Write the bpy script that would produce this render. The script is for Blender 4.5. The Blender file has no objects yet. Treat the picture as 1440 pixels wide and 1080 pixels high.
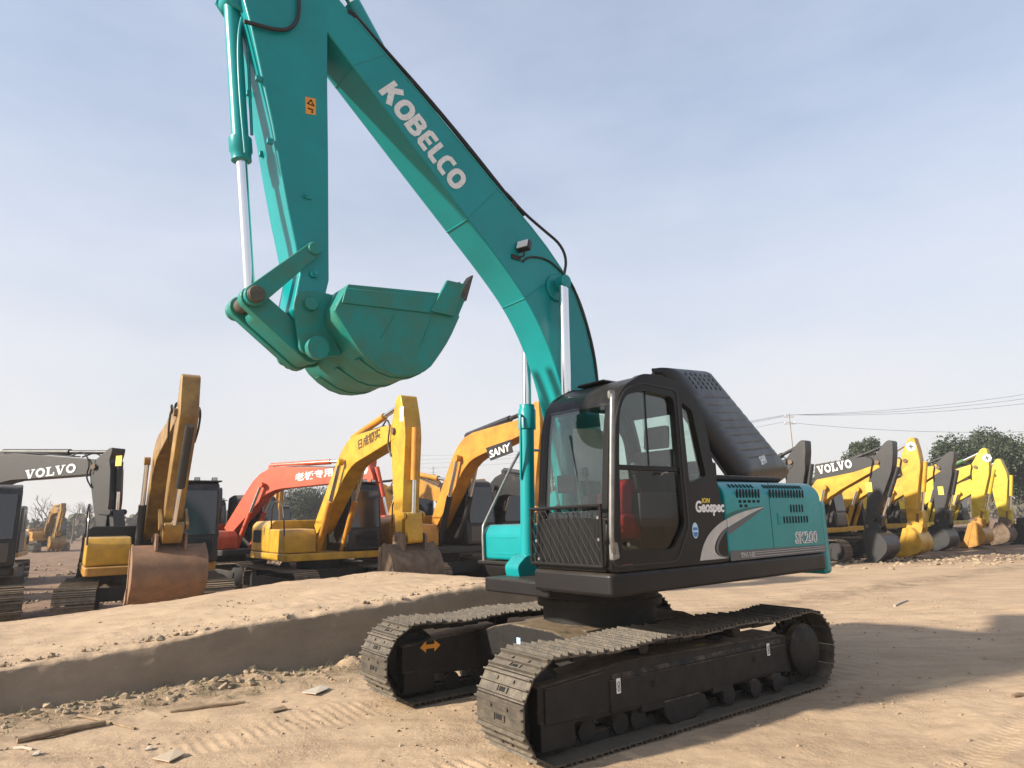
import bpy, bmesh, math, random
import numpy as np
from mathutils import Matrix, Vector, Euler
from mathutils.geometry import tessellate_polygon
R=math.radians; PI=math.pi
random.seed(7)
# ---------------------------------------------------------------- camera
F,PA,PB,CH=934.99,0.1978,-0.02235,1.818      # focal length in photo pixels, pitch, roll, eye height
scn=bpy.context.scene; COL=scn.collection
cam=bpy.data.cameras.new('camera'); camo=bpy.data.objects.new('camera',cam); COL.objects.link(camo)
cam.sensor_width=36; cam.lens=36*F/1440; cam.clip_start=.05; cam.clip_end=3000
_d=Vector((0,math.cos(PA),math.sin(PA))); _u=Vector((0,-math.sin(PA),math.cos(PA))); _x=Vector((1,0,0))
_xr=_x*math.cos(PB)+_u*math.sin(PB); _ur=-_x*math.sin(PB)+_u*math.cos(PB)
M3=Matrix((_xr,_ur,-_d)).transposed()
camo.matrix_world=Matrix.Translation((0,0,CH))@M3.to_4x4()
scn.camera=camo
# ---------------------------------------------------------------- sky and sun
SUN=Vector((-1.772,-.826,1.0)).normalized()
world=bpy.data.worlds.new('World'); scn.world=world; world.use_nodes=True
nt=world.node_tree; N=nt.nodes; L=nt.links; N.clear()
sky=N.new('ShaderNodeTexSky'); sky.sky_type='NISHITA'; sky.sun_disc=False
sky.sun_elevation=math.asin(SUN.z); sky.sun_rotation=math.atan2(SUN.x,SUN.y)
sky.air_density=1.2; sky.dust_density=2.2; sky.ozone_density=2.0; sky.altitude=50
tc=N.new('ShaderNodeTexCoord'); mp=N.new('ShaderNodeMapping'); mp.inputs['Scale'].default_value=(1.1,1.1,3.2)
no=N.new('ShaderNodeTexNoise'); no.inputs['Scale'].default_value=1.6; no.inputs['Detail'].default_value=5; no.inputs['Roughness'].default_value=.55
rp=N.new('ShaderNodeMapRange'); rp.inputs[1].default_value=.30; rp.inputs[2].default_value=.74; rp.inputs[3].default_value=-.10; rp.inputs[4].default_value=.22
sx=N.new('ShaderNodeSeparateXYZ'); el=N.new('ShaderNodeMapRange'); el.inputs[1].default_value=0; el.inputs[2].default_value=.75; el.inputs[3].default_value=.88; el.inputs[4].default_value=.30
ad=N.new('ShaderNodeMath'); ad.operation='ADD'; ad.use_clamp=True
vc=N.new('ShaderNodeMix'); vc.data_type='RGBA'; vc.inputs[6].default_value=(5.25,5.05,4.95,1); vc.inputs[7].default_value=(4.75,5.15,6.2,1)   # veil: cream low down, blue-white overhead
ve=N.new('ShaderNodeMapRange'); ve.inputs[1].default_value=.02; ve.inputs[2].default_value=.55
hz=N.new('ShaderNodeMix'); hz.data_type='RGBA'   # thin high haze veiling the blue, denser low down
bg=N.new('ShaderNodeBackground'); bg.inputs['Strength'].default_value=.085; wo=N.new('ShaderNodeOutputWorld')
L.new(tc.outputs['Generated'],mp.inputs[0]); L.new(mp.outputs[0],no.inputs['Vector']); L.new(no.outputs[0],rp.inputs[0])
L.new(tc.outputs['Generated'],sx.inputs[0]); L.new(sx.outputs[2],ve.inputs[0]); L.new(ve.outputs[0],vc.inputs[0]); L.new(vc.outputs[2],hz.inputs[7]); L.new(sx.outputs[2],el.inputs[0]); L.new(el.outputs[0],ad.inputs[0]); L.new(rp.outputs[0],ad.inputs[1]); L.new(ad.outputs[0],hz.inputs[0]); L.new(sky.outputs[0],hz.inputs[6]); L.new(hz.outputs[2],bg.inputs[0]); L.new(bg.outputs[0],wo.inputs[0])
sl=bpy.data.lights.new('sun','SUN'); sl.energy=4.7; sl.angle=R(2.6); sl.color=(1,.90,.76)
so=bpy.data.objects.new('sun',sl); COL.objects.link(so); so.rotation_euler=SUN.to_track_quat('Z','Y').to_euler(); so.location=(-20,-10,20)
vs=scn.view_settings; vs.view_transform='Standard'; vs.look='None'; vs.exposure=1.0; vs.gamma=1
# ---------------------------------------------------------------- pixel helpers (photo pixels, 1440 x 1080)
def ray(px,py):
    return (_d+_xr*((px-720)/F)+_ur*((540-py)/F))
def at_depth(px,py,dep):
    r=ray(px,py); t=dep/r.y; return Vector((r.x*t,r.y*t,CH+r.z*t))
def on_z(px,py,z=0):
    r=ray(px,py); t=(z-CH)/r.z; return Vector((r.x*t,r.y*t,z))
def on_plane(px,py,y0,yaw,c):
    r=ray(px,py); n=Vector((-math.sin(yaw),math.cos(yaw),0)); e=Vector((math.cos(yaw),math.sin(yaw),0))
    C=Vector(c); o=Vector((0,0,CH)); t=((C-o).dot(n)+y0)/r.dot(n); P=o+r*t-C
    return (P.dot(e),P.z)
# ---------------------------------------------------------------- materials
MAT={}
def mat(name,col,rough=.5,metal=0,coat=0,var=0,vscale=6,col2=None,bump=0,bscale=40,dust=0,dustcol=(.36,.27,.175),spec=.5,wear=0,wearcol=(.20,.185,.15)):
    if name in MAT: return MAT[name]
    m=bpy.data.materials.new(name); m.use_nodes=True; n=m.node_tree.nodes; l=m.node_tree.links; p=n['Principled BSDF']
    p.inputs['Base Color'].default_value=(*col,1); p.inputs['Roughness'].default_value=rough; p.inputs['Metallic'].default_value=metal
    p.inputs['Coat Weight'].default_value=coat; p.inputs['Coat Roughness'].default_value=.12; p.inputs['Specular IOR Level'].default_value=spec
    tc0=n.new('ShaderNodeTexCoord'); oi=n.new('ShaderNodeObjectInfo'); sc_=n.new('ShaderNodeVectorMath'); sc_.operation='MULTIPLY_ADD'; sc_.inputs[1].default_value=(1,1,1)
    l.new(tc0.outputs['Object'],sc_.inputs[0]); rv=n.new('ShaderNodeCombineXYZ'); rm_=n.new('ShaderNodeMath'); rm_.operation='MULTIPLY'; rm_.inputs[1].default_value=37.0; l.new(oi.outputs['Random'],rm_.inputs[0]); l.new(rm_.outputs[0],rv.inputs[0]); l.new(rm_.outputs[0],rv.inputs[2]); l.new(rv.outputs[0],sc_.inputs[2])
    class _T: outputs={'Object':sc_.outputs[0]}
    tcn=_T(); out=None
    if var or col2:
        a=n.new('ShaderNodeTexNoise'); a.inputs['Scale'].default_value=vscale; a.inputs['Detail'].default_value=6; a.inputs['Roughness'].default_value=.62
        l.new(tcn.outputs['Object'],a.inputs['Vector'])
        rm=n.new('ShaderNodeMapRange'); rm.inputs[1].default_value=.36; rm.inputs[2].default_value=.64; l.new(a.outputs[0],rm.inputs[0])
        mx=n.new('ShaderNodeMix'); mx.data_type='RGBA'; c2=col2 or tuple(c*(1-var) for c in col)
        mx.inputs[6].default_value=(*col,1); mx.inputs[7].default_value=(*c2,1); l.new(rm.outputs[0],mx.inputs[0]); out=mx.outputs[2]
        rr=n.new('ShaderNodeMapRange'); rr.inputs[3].default_value=max(.05,rough-.1); rr.inputs[4].default_value=min(1,rough+.15); l.new(a.outputs[0],rr.inputs[0]); l.new(rr.outputs[0],p.inputs['Roughness'])
    if dust:   # dust lies on faces that look up, broken by noise
        g=n.new('ShaderNodeNewGeometry'); sp=n.new('ShaderNodeSeparateXYZ'); l.new(g.outputs['Normal'],sp.inputs[0])
        b=n.new('ShaderNodeTexNoise'); b.inputs['Scale'].default_value=9; b.inputs['Detail'].default_value=7; b.inputs['Roughness'].default_value=.7; l.new(tcn.outputs['Object'],b.inputs['Vector'])
        m1=n.new('ShaderNodeMath'); m1.operation='MULTIPLY_ADD'; m1.inputs[1].default_value=.55; m1.inputs[2].default_value=-.28; l.new(sp.outputs[2],m1.inputs[0])
        m2=n.new('ShaderNodeMath'); m2.operation='ADD'; l.new(m1.outputs[0],m2.inputs[0]); l.new(b.outputs[0],m2.inputs[1])
        rm2=n.new('ShaderNodeMapRange'); rm2.inputs[1].default_value=.42; rm2.inputs[2].default_value=.85; rm2.inputs[4].default_value=dust; l.new(m2.outputs[0],rm2.inputs[0])
        mx2=n.new('ShaderNodeMix'); mx2.data_type='RGBA'; mx2.inputs[7].default_value=(*dustcol,1); l.new(rm2.outputs[0],mx2.inputs[0])
        if out: l.new(out,mx2.inputs[6])
        else: mx2.inputs[6].default_value=(*col,1)
        out=mx2.outputs[2]
    if wear:   # chips, scuffs and smears
        b=n.new('ShaderNodeTexNoise'); b.inputs['Scale'].default_value=3.2; b.inputs['Detail'].default_value=11; b.inputs['Roughness'].default_value=.78; l.new(tcn.outputs['Object'],b.inputs['Vector'])
        w1=n.new('ShaderNodeMapRange'); w1.inputs[1].default_value=.60; w1.inputs[2].default_value=.68; w1.inputs[4].default_value=wear; l.new(b.outputs[0],w1.inputs[0])
        mx3=n.new('ShaderNodeMix'); mx3.data_type='RGBA'; mx3.inputs[7].default_value=(*wearcol,1); l.new(w1.outputs[0],mx3.inputs[0])
        if out: l.new(out,mx3.inputs[6])
        else: mx3.inputs[6].default_value=(*col,1)
        out=mx3.outputs[2]
    if out: l.new(out,p.inputs['Base Color'])
    if bump:
        c=n.new('ShaderNodeTexNoise'); c.inputs['Scale'].default_value=bscale; c.inputs['Detail'].default_value=8; l.new(tcn.outputs['Object'],c.inputs['Vector'])
        bp=n.new('ShaderNodeBump'); bp.inputs['Strength'].default_value=bump; bp.inputs['Distance'].default_value=.02; l.new(c.outputs[0],bp.inputs['Height']); l.new(bp.outputs[0],p.inputs['Normal'])
    MAT[name]=m; return m
teal=mat('teal_paint',(.0008,.248,.264),.30,coat=.10,var=.16,vscale=1.6,dust=.06,spec=.35,bump=.04,bscale=7,wear=.16,wearcol=(.10,.20,.19))
tealw=mat('teal_worn',(.003,.205,.19),.42,var=.3,vscale=5,col2=(.03,.155,.115),dust=.22,bump=.12,spec=.35,wear=.6,wearcol=(.10,.10,.075))
black=mat('black_paint',(.009,.0084,.0084),.34,var=.25,vscale=4,dust=.06,spec=.22,wear=.2,wearcol=(.035,.032,.03))
skirtm=mat('skirt_black',(.014,.0132,.0135),.42,var=.3,vscale=3,dust=.10,spec=.25)
under=mat('undercarriage_paint',(.019,.0178,.0165),.55,var=.35,vscale=7,dust=.55,bump=.15,spec=.25)
steel=mat('track_steel',(.065,.058,.05),.5,metal=.4,var=.4,vscale=11,col2=(.12,.10,.076),dust=.62,dustcol=(.25,.21,.15),bump=.3,bscale=60)
hole=mat('dark_hole',(.004,.004,.004),.9)
chrome=mat('chrome_rod',(.78,.78,.78),.16,metal=1)
rail=mat('rail_silver',(.25,.245,.235),.36,metal=.55,var=.35,vscale=9)
rubber=mat('black_rubber',(.012,.012,.012),.5)
white=mat('white_print',(.75,.76,.76),.5)
wornwhite=mat('white_worn',(.70,.72,.72),.5,var=.2,vscale=30)
silverp=mat('silver_print',(.48,.47,.45),.42,var=.15)
greyp=mat('grey_print',(.09,.095,.10),.5)
orange=mat('warning_orange',(.72,.30,.03),.5,var=.15)
yellowp=mat('yellow_print',(.75,.55,.06),.5)
bluep=mat('blue_print',(.04,.16,.45),.45)
lblue=mat('light_blue_print',(.42,.62,.80),.45)
redm=mat('red_cloth',(.55,.015,.02),.8,var=.3,vscale=9)
seatm=mat('seat_vinyl',(.03,.03,.032),.6,var=.3)
greyplastic=mat('grey_plastic',(.07,.072,.078),.5,var=.2)
lidm=mat('lid_plastic',(.014,.014,.016),.40,var=.2,vscale=3,spec=.35)
paper=mat('pale_sheet',(.55,.55,.56),.7,var=.2)
lampglass=mat('lamp_lens',(.7,.72,.74),.12)
pinm=mat('pin_brown',(.075,.07,.05),.55,var=.4,vscale=12,dust=.4)
def glassmat(name,tint,refl,edge=.75):
    m=bpy.data.materials.new(name); m.use_nodes=True; n=m.node_tree.nodes; l=m.node_tree.links; n.clear()
    o=n.new('ShaderNodeOutputMaterial'); t=n.new('ShaderNodeBsdfTransparent'); t.inputs[0].default_value=(*tint,1)
    g=n.new('ShaderNodeBsdfGlossy'); g.inputs['Roughness'].default_value=.02; fr=n.new('ShaderNodeLayerWeight'); fr.inputs[0].default_value=.5
    pw=n.new('ShaderNodeMath'); pw.operation='POWER'; pw.inputs[1].default_value=3.2; ma=n.new('ShaderNodeMath'); ma.operation='MULTIPLY_ADD'; ma.inputs[1].default_value=edge; ma.inputs[2].default_value=refl
    l.new(fr.outputs['Facing'],pw.inputs[0]); l.new(pw.outputs[0],ma.inputs[0])
    mx=n.new('ShaderNodeMixShader'); l.new(ma.outputs[0],mx.inputs[0]); l.new(t.outputs[0],mx.inputs[1]); l.new(g.outputs[0],mx.inputs[2]); l.new(mx.outputs[0],o.inputs[0])
    return m
glass=glassmat('cab_glass',(.86,.93,.90),.06)
glassd=glassmat('cab_glass_dark',(.62,.63,.60),.03,.25)
bgglass=mat('dark_cab_glass',(.018,.022,.028),.08,spec=.8)
# ---------------------------------------------------------------- mesh builder
class MB:
    def __init__(s): s.v=[]; s.f=[]; s.mi=[]; s.cur=0
    def add(s,vs,fs,M=None):
        o=len(s.v)
        for p in vs:
            p=Vector(p); s.v.append(tuple(M@p) if M else tuple(p))
        for q in fs: s.f.append([o+i for i in q]); s.mi.append(s.cur)
        return s
    def box(s,c,d,M=None,rot=None):
        x,y,z=c; a,b,h=d[0]/2,d[1]/2,d[2]/2
        vs=[Vector((i*a,j*b,k*h)) for i in(-1,1) for j in(-1,1) for k in(-1,1)]
        if rot: vs=[Euler(rot).to_matrix()@p for p in vs]
        vs=[p+Vector(c) for p in vs]
        return s.add(vs,[(0,1,3,2),(4,6,7,5),(0,4,5,1),(2,3,7,6),(0,2,6,4),(1,5,7,3)],M)
    def prism(s,poly,lo,hi,axis='y',M=None,holes=()):
        def P(a,b,t): return {'y':(a,t,b),'x':(t,a,b),'z':(a,b,t)}[axis]
        loops=[list(poly)]+[list(h) for h in holes]; vs=[]; fs=[]; offs=[]
        for lp in loops:
            offs.append(len(vs)); vs+=[P(a,b,lo) for a,b in lp]
        n=len(vs); flat=[q for lp in loops for q in lp]
        vs+=[P(a,b,hi) for a,b in flat]
        if holes:
            for t in tessellate_polygon([[Vector((a,b,0)) for a,b in lp] for lp in loops]): fs.append(t); fs.append(tuple(i+n for i in t))
        else:
            k=len(poly); fs.append(tuple(range(k))); fs.append(tuple(n+i for i in range(k)))
        for o,lp in zip(offs,loops):
            k=len(lp)
            for i in range(k): a=o+i; b=o+(i+1)%k; fs.append((a,b,b+n,a+n))
        return s.add(vs,fs,M)
    def cyl(s,p0,p1,r0,r1=None,n=20,M=None):
        r1=r0 if r1 is None else r1
        p0,p1=Vector(p0),Vector(p1); q=(p1-p0).to_track_quat('Z','Y').to_matrix(); vs=[]
        for p,r in((p0,r0),(p1,r1)):
            vs+=[p+q@Vector((r*math.cos(2*PI*i/n),r*math.sin(2*PI*i/n),0)) for i in range(n)]
        fs=[(i,(i+1)%n,n+(i+1)%n,n+i) for i in range(n)]+[tuple(range(n))[::-1],tuple(range(n,2*n))]
        return s.add(vs,fs,M)
    def rcyl(s,c,axis,stations,n=24,M=None):   # lathe: stations (along, radius)
        q=Vector(axis).to_track_quat('Z','Y').to_matrix(); c=Vector(c); vs=[]; k=len(stations)
        for z,r in stations: vs+=[c+q@Vector((r*math.cos(2*PI*i/n),r*math.sin(2*PI*i/n),z)) for i in range(n)]
        fs=[(j*n+i,j*n+(i+1)%n,(j+1)*n+(i+1)%n,(j+1)*n+i) for j in range(k-1) for i in range(n)]
        fs+=[tuple(range(n))[::-1],tuple(range((k-1)*n,k*n))]
        return s.add(vs,fs,M)
    def tube(s,pts,r,n=8,M=None,smooth=0):
        P=[Vector(p) for p in pts]
        for _ in range(smooth):
            Q=[P[0]]
            for a,b in zip(P,P[1:]): Q+=[a*.75+b*.25,a*.25+b*.75]
            P=Q+[P[-1]]
        vs=[]; k=len(P); up=None
        for i,p in enumerate(P):
            t=(P[min(i+1,k-1)]-P[max(i-1,0)]).normalized()
            if up is None: up=t.orthogonal().normalized()
            up=(up-t*up.dot(t)).normalized(); w=t.cross(up)
            vs+=[p+(up*math.cos(2*PI*j/n)+w*math.sin(2*PI*j/n))*r for j in range(n)]
        fs=[(i*n+j,i*n+(j+1)%n,(i+1)*n+(j+1)%n,(i+1)*n+j) for i in range(k-1) for j in range(n)]
        fs+=[tuple(range(n))[::-1],tuple(range((k-1)*n,k*n))]
        return s.add(vs,fs,M)
    def mesh(s,name,mats,ang=38):
        me=bpy.data.meshes.new(name); me.from_pydata(s.v,[],s.f)
        for m in (mats if isinstance(mats,(list,tuple)) else [mats]): me.materials.append(m)
        if any(s.mi): me.polygons.foreach_set('material_index',s.mi)
        b=bmesh.new(); b.from_mesh(me); bmesh.ops.recalc_face_normals(b,faces=b.faces); b.to_mesh(me); b.free()
        me.shade_smooth(); me.set_sharp_from_angle(angle=R(ang)); me.update(); return me
    def build(s,name,mats,parent=None,bev=0,seg=2,M=None,ang=38):
        return obj(name,s.mesh(name,mats,ang),parent,bev,seg,M)
def obj(name,me,parent=None,bev=0,seg=2,M=None):
    o=bpy.data.objects.new(name,me); COL.objects.link(o)
    if parent: o.parent=parent
    if M is not None: o.matrix_local=M
    if bev:
        m=o.modifiers.new('bevel','BEVEL'); m.width=bev; m.segments=seg; m.limit_method='ANGLE'; m.angle_limit=R(40); m.harden_normals=False
    return o
def tag(o,label,cat,group=None,kind=None):
    if label: o['label']=label
    if cat: o['category']=cat
    if group: o['group']=group
    if kind: o['kind']=kind
    return o
def empty(name,loc,rz=0,sc=1):
    o=bpy.data.objects.new(name,None); COL.objects.link(o); o.location=loc; o.rotation_euler=(0,0,rz); o.scale=(sc,)*3; o.empty_display_size=.3; return o
def smooth_poly(P,k=2):
    P=[Vector(p) for p in P]
    for _ in range(k):
        Q=[P[0]]
        for a,b in zip(P,P[1:]): Q+=[a*.75+b*.25,a*.25+b*.75]
        P=Q+[P[-1]]
    return [tuple(p) for p in P]
def rrect(x0,z0,x1,z1,r,n=4):
    out=[]
    for cx,cz,a in((x1-r,z1-r,0),(x0+r,z1-r,90),(x0+r,z0+r,180),(x1-r,z0+r,270)):
        out+=[(cx+r*math.cos(R(a+90*i/n)),cz+r*math.sin(R(a+90*i/n))) for i in range(n+1)]
    return out
def rounded(P,r,n=3):   # round the corners of a polygon
    out=[]; k=len(P)
    for i in range(k):
        a,b,c=Vector(P[i-1]),Vector(P[i]),Vector(P[(i+1)%k]); d1=(a-b); d2=(c-b)
        q=min(r,d1.length*.45,d2.length*.45); p1=b+d1.normalized()*q; p2=b+d2.normalized()*q
        for j in range(n+1):
            t=j/n; out.append(tuple(p1*(1-t)**2+b*2*t*(1-t)+p2*t*t))
    return out
# ---------------------------------------------------------------- lettering
def ribbon(mb,pts,w,zoff,M,closed=False,depth=.004):
    P=[Vector((*p,0)) for p in pts]; k=len(P); Lf=[]; Rt=[]
    for i in range(k):
        a=P[(i-1)%k] if (closed or i>0) else None; b=P[(i+1)%k] if (closed or i<k-1) else None
        d1=(P[i]-a).normalized() if a is not None else None; d2=(b-P[i]).normalized() if b is not None else None
        if d1 is None: d1=d2
        if d2 is None: d2=d1
        n1=Vector((-d1.y,d1.x,0)); n2=Vector((-d2.y,d2.x,0)); n=(n1+n2).normalized(); s=w/2/max(.35,n.dot(n1))
        Lf.append(P[i]+n*s); Rt.append(P[i]-n*s)
    m=k if closed else k-1
    vs=[(p.x,p.y,zoff) for p in Lf]+[(p.x,p.y,zoff) for p in Rt]; vs+=[(x,y,zoff-depth) for x,y,_ in vs]
    fs=[]
    for i in range(m):
        j=(i+1)%k; fs+=[(i,j,k+j,k+i),(2*k+i,3*k+i,3*k+j,2*k+j),(i,2*k+i,2*k+j,j),(k+i,k+j,3*k+j,3*k+i)]
    if not closed: fs+=[(0,k,3*k,2*k),(k-1,3*k-1,4*k-1,2*k-1)]
    mb.add(vs,fs,M)
def ring(cx,cy,rx,ry,n=20,p=2.4,a0=0,a1=360):
    out=[]
    for i in range(n+(1 if a1-a0<360 else 0)):
        t=R(a0+(a1-a0)*i/n); c,s_=math.cos(t),math.sin(t)
        out.append((cx+rx*abs(c)**(2/p)*(1 if c>=0 else -1),cy+ry*abs(s_)**(2/p)*(1 if s_>=0 else -1)))
    return out
def glyph(ch):   # strokes in a 1-high cell: (points, width, closed), advance
    if ch=='O': return [(ring(.4,.5,.3,.39),.22,True)],.86
    if ch=='K': return [([(.11,0),(.11,1)],.22,False),([(.16,.42),(.62,1.0)],.23,False),([(.27,.60),(.68,0)],.24,False)],.84
    if ch=='B': return [([(.11,0),(.11,1)],.22,False),([(.2,.9),(.45,.9),(.56,.84),(.58,.74),(.53,.61),(.42,.56),(.2,.56)],.19,False),([(.42,.54),(.58,.49),(.63,.32),(.58,.16),(.46,.1),(.2,.1)],.2,False)],.82
    if ch=='E': return [([(.6,.9),(.2,.9),(.11,.82),(.11,.18),(.2,.1),(.6,.1)],.2,False),([(.2,.5),(.54,.5)],.18,False)],.72
    if ch=='L': return [([(.11,1),(.11,.18),(.2,.1),(.56,.1)],.21,False)],.58
    if ch=='C': return [([(.62,.90),(.3,.9),(.16,.8),(.11,.62),(.11,.38),(.16,.2),(.3,.1),(.62,.1)],.2,False)],.72
def kobelco(M,mb,word='KOBELCO'):
    x=0; z=0
    for ch in word:
        st,adv=glyph(ch)
        for pts,w,cl in st:
            z+=.0006; ribbon(mb,[(px+x,py) for px,py in pts],w*1.15,z,M,cl)
        x+=adv
    return x
def volvo(M,mb):
    x=0; z=0
    for ch in 'VOLVO':
        if ch=='V': st=[([(.18,1),(.5,.02)],.26),([(.86,1),(.55,.02)],.13),([(0,.94),(.42,.94)],.12),([(.66,.94),(1.04,.94)],.12)]; adv=1.1
        elif ch=='O': st=[(ring(.52,.5,.38,.40,p=2),.22)]; adv=1.12
        else: st=[([(.24,1),(.24,0)],.25),([(0,.94),(.5,.94)],.12),([(0,.06),(.86,.06)],.12),([(.82,0),(.82,.36)],.13)]; adv=.98
        for pts,w in st: z+=.0006; ribbon(mb,[(px+x,py) for px,py in pts],w,z,M,ch=='O')
        x+=adv
    return x
def text(mb,body,M,bold=.0,shear=0,depth=.004):
    c=bpy.data.curves.new('t','FONT'); c.body=body; c.size=1; c.offset=bold; c.extrude=depth; c.shear=shear; c.resolution_u=3
    o=bpy.data.objects.new('t',c); me=bpy.data.meshes.new_from_object(o)
    vs=[v.co.copy() for v in me.vertices]; fs=[tuple(p.vertices) for p in me.polygons]
    bpy.data.objects.remove(o); bpy.data.curves.remove(c); bpy.data.meshes.remove(me)
    if not vs: return 0
    mb.add(vs,fs,M); return max(v.x for v in vs)
def side_frame(p0,p1,y,hgt,sgn=1):
    """matrix writing along p0->p1 (x,z) on a face at y looking to +y (sgn 1) or -y (sgn -1); hgt = letter height"""
    a=Vector((p0[0],y,p0[1])); u=Vector((p1[0]-p0[0],0,p1[1]-p0[1])).normalized(); n=Vector((0,sgn,0)); v=n.cross(u)
    m=Matrix((u*hgt,v*hgt,n)).transposed().to_4x4(); m.translation=a; return m
# ---------------------------------------------------------------- noise for the terrain
_rng=np.random.RandomState(3); _lat=_rng.rand(256,256)
def vnoise(x,y):
    xi=np.floor(x).astype(int); yi=np.floor(y).astype(int); fx=x-xi; fy=y-yi; fx=fx*fx*(3-2*fx); fy=fy*fy*(3-2*fy)
    g=lambda i,j:_lat[i&255,j&255]
    return (g(xi,yi)*(1-fx)+g(xi+1,yi)*fx)*(1-fy)+(g(xi,yi+1)*(1-fx)+g(xi+1,yi+1)*fx)*fy-.5
def fbm(x,y,o=4,s=1.0):
    r=0; a=1
    for k in range(o): r=r+a*vnoise(x*s*2**k+17*k,y*s*2**k+31*k); a*=.5
    return r
def sst(a,b,x): t=np.clip((x-a)/(b-a),0,1); return t*t*(3-2*t)
KC=(0.881,7.458); KT=3.77684; KU=R(218.6)           # the teal machine: slewing centre, track yaw, upper yaw
B0=np.array((-5.12,7.05)); BS=np.array((.815,.58)); BN=np.array((-.58,.815))   # bank: foot of the cut face, along it, behind it
def hbank(s): return np.interp(s,[-14,0,3,6,8.2],[.28,.44,.66,.84,.98])
def terrain(x,y):
    x=np.asarray(x,float); y=np.asarray(y,float)
    s=(x-B0[0])*BS[0]+(y-B0[1])*BS[1]; d=(x-B0[0])*BN[0]+(y-B0[1])*BN[1]
    z=.05*fbm(x,y,3,.35)+.035*fbm(x+9,y,4,1.3)
    near=sst(26,6,y)
    z=z*(1-.55*sst(3.6,1.6,np.hypot((x-KC[0])*.8,y-KC[1])))
    z=z+near*(.010*fbm(x,y+5,4,5)+.006*np.abs(fbm(x+3,y,3,9)))
    # ruts lying along the machine's line of travel
    c,q=math.cos(KT),math.sin(KT); u=(x-KC[0])*c+(y-KC[1])*q; v=-(x-KC[0])*q+(y-KC[1])*c
    lane=np.exp(-((np.abs(np.abs(v+.05*np.sin(u*.7))-1.1))/.34)**6)
    gro=(.5+.5*np.sin(u*2*PI/.096+.25*np.sin(v*3)))**3
    on=sst(1.95,2.25,u)*(1-sst(3.6,5.0,u+.8*fbm(x,y,2,1.2)))
    z=z+lane*np.where(v>0,1.0,.45)*on*(.020*gro-.009)*np.clip(.15+1.5*(.5+fbm(x,y,3,2.2)),0,1.4)
    z=z+.004*np.sin(v*13.5+1.5*fbm(u*.4,v,2,1))*sst(2.0,3.5,u)*near*np.clip(.4+fbm(x,y,2,.8),0,1)
    z=z+.010*lane*(1-sst(-2.2,-6,u))*(u<-1.9)*np.sin(u*2*PI/.19)*np.clip(.4+fbm(x,y,2,1),0,1)
    # older wheel ruts crossing the open dirt on the right
    for (x0,y0,dx,dy,wd) in ((1.9,4.4,.80,.60,.13),(3.2,3.9,.80,.60,.13),(5.2,5.0,.93,.37,.17),(5.0,7.0,.95,.31,.17),(-2.5,4.3,-.86,.51,.15)):
        ds=-(x-x0)*dy+(y-y0)*dx+.10*np.sin(((x-x0)*dx+(y-y0)*dy)*.8); tr_=(x-x0)*dx+(y-y0)*dy
        pr_=np.exp(-(ds/wd)**4)*sst(-.5,.6,tr_)*np.clip(.35+1.4*(.35+fbm(x+x0,y,2,.7)),0,1)
        z=z-pr_*(.014+.005*np.sin(tr_*2*PI/.085+np.sign(ds)*1.2))+.007*np.exp(-((np.abs(ds)-wd*1.35)/.06)**2)*sst(-.5,.6,tr_)
    # loose spoil heaped against the foot of the cut face
    spoil=np.exp(-((d+.10)/.34)**2)*(s<7.6)
    z=z+spoil*(.02+.12*np.clip(.12+fbm(x,y,4,1.9),0,1)+.04*np.abs(fbm(x,y,4,7)))
    # lower yard behind the bank
    z=z-.30*sst(4.5,6.5,d)*sst(7.5,4.5,s-.25*d)*sst(200,60,y)
    z=z+.10*sst(4,7,d)*fbm(x,y,4,.8)*sst(60,20,y)
    z=z+np.clip(sst(22,26,y+.15*x-3)*sst(60,35,y),0,1)*.22*np.clip(fbm(x,y,5,.9)+.1,0,1)
    return z
def grid_obj(name,X,Y,Z,m):
    ny,nx=X.shape; co=np.stack([X,Y,Z],-1).reshape(-1,3)
    i=np.arange(ny*nx).reshape(ny,nx); q=np.stack([i[:-1,:-1],i[:-1,1:],i[1:,1:],i[1:,:-1]],-1).reshape(-1,4)
    me=bpy.data.meshes.new(name); me.vertices.add(len(co)); me.vertices.foreach_set('co',co.ravel())
    me.loops.add(q.size); me.loops.foreach_set('vertex_index',q.ravel().astype(np.int32)); me.polygons.add(len(q))
    me.polygons.foreach_set('loop_start',np.arange(0,q.size,4,dtype=np.int32)); me.update(calc_edges=True); me.shade_smooth(); me.materials.append(m)
    return obj(name,me)
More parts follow.
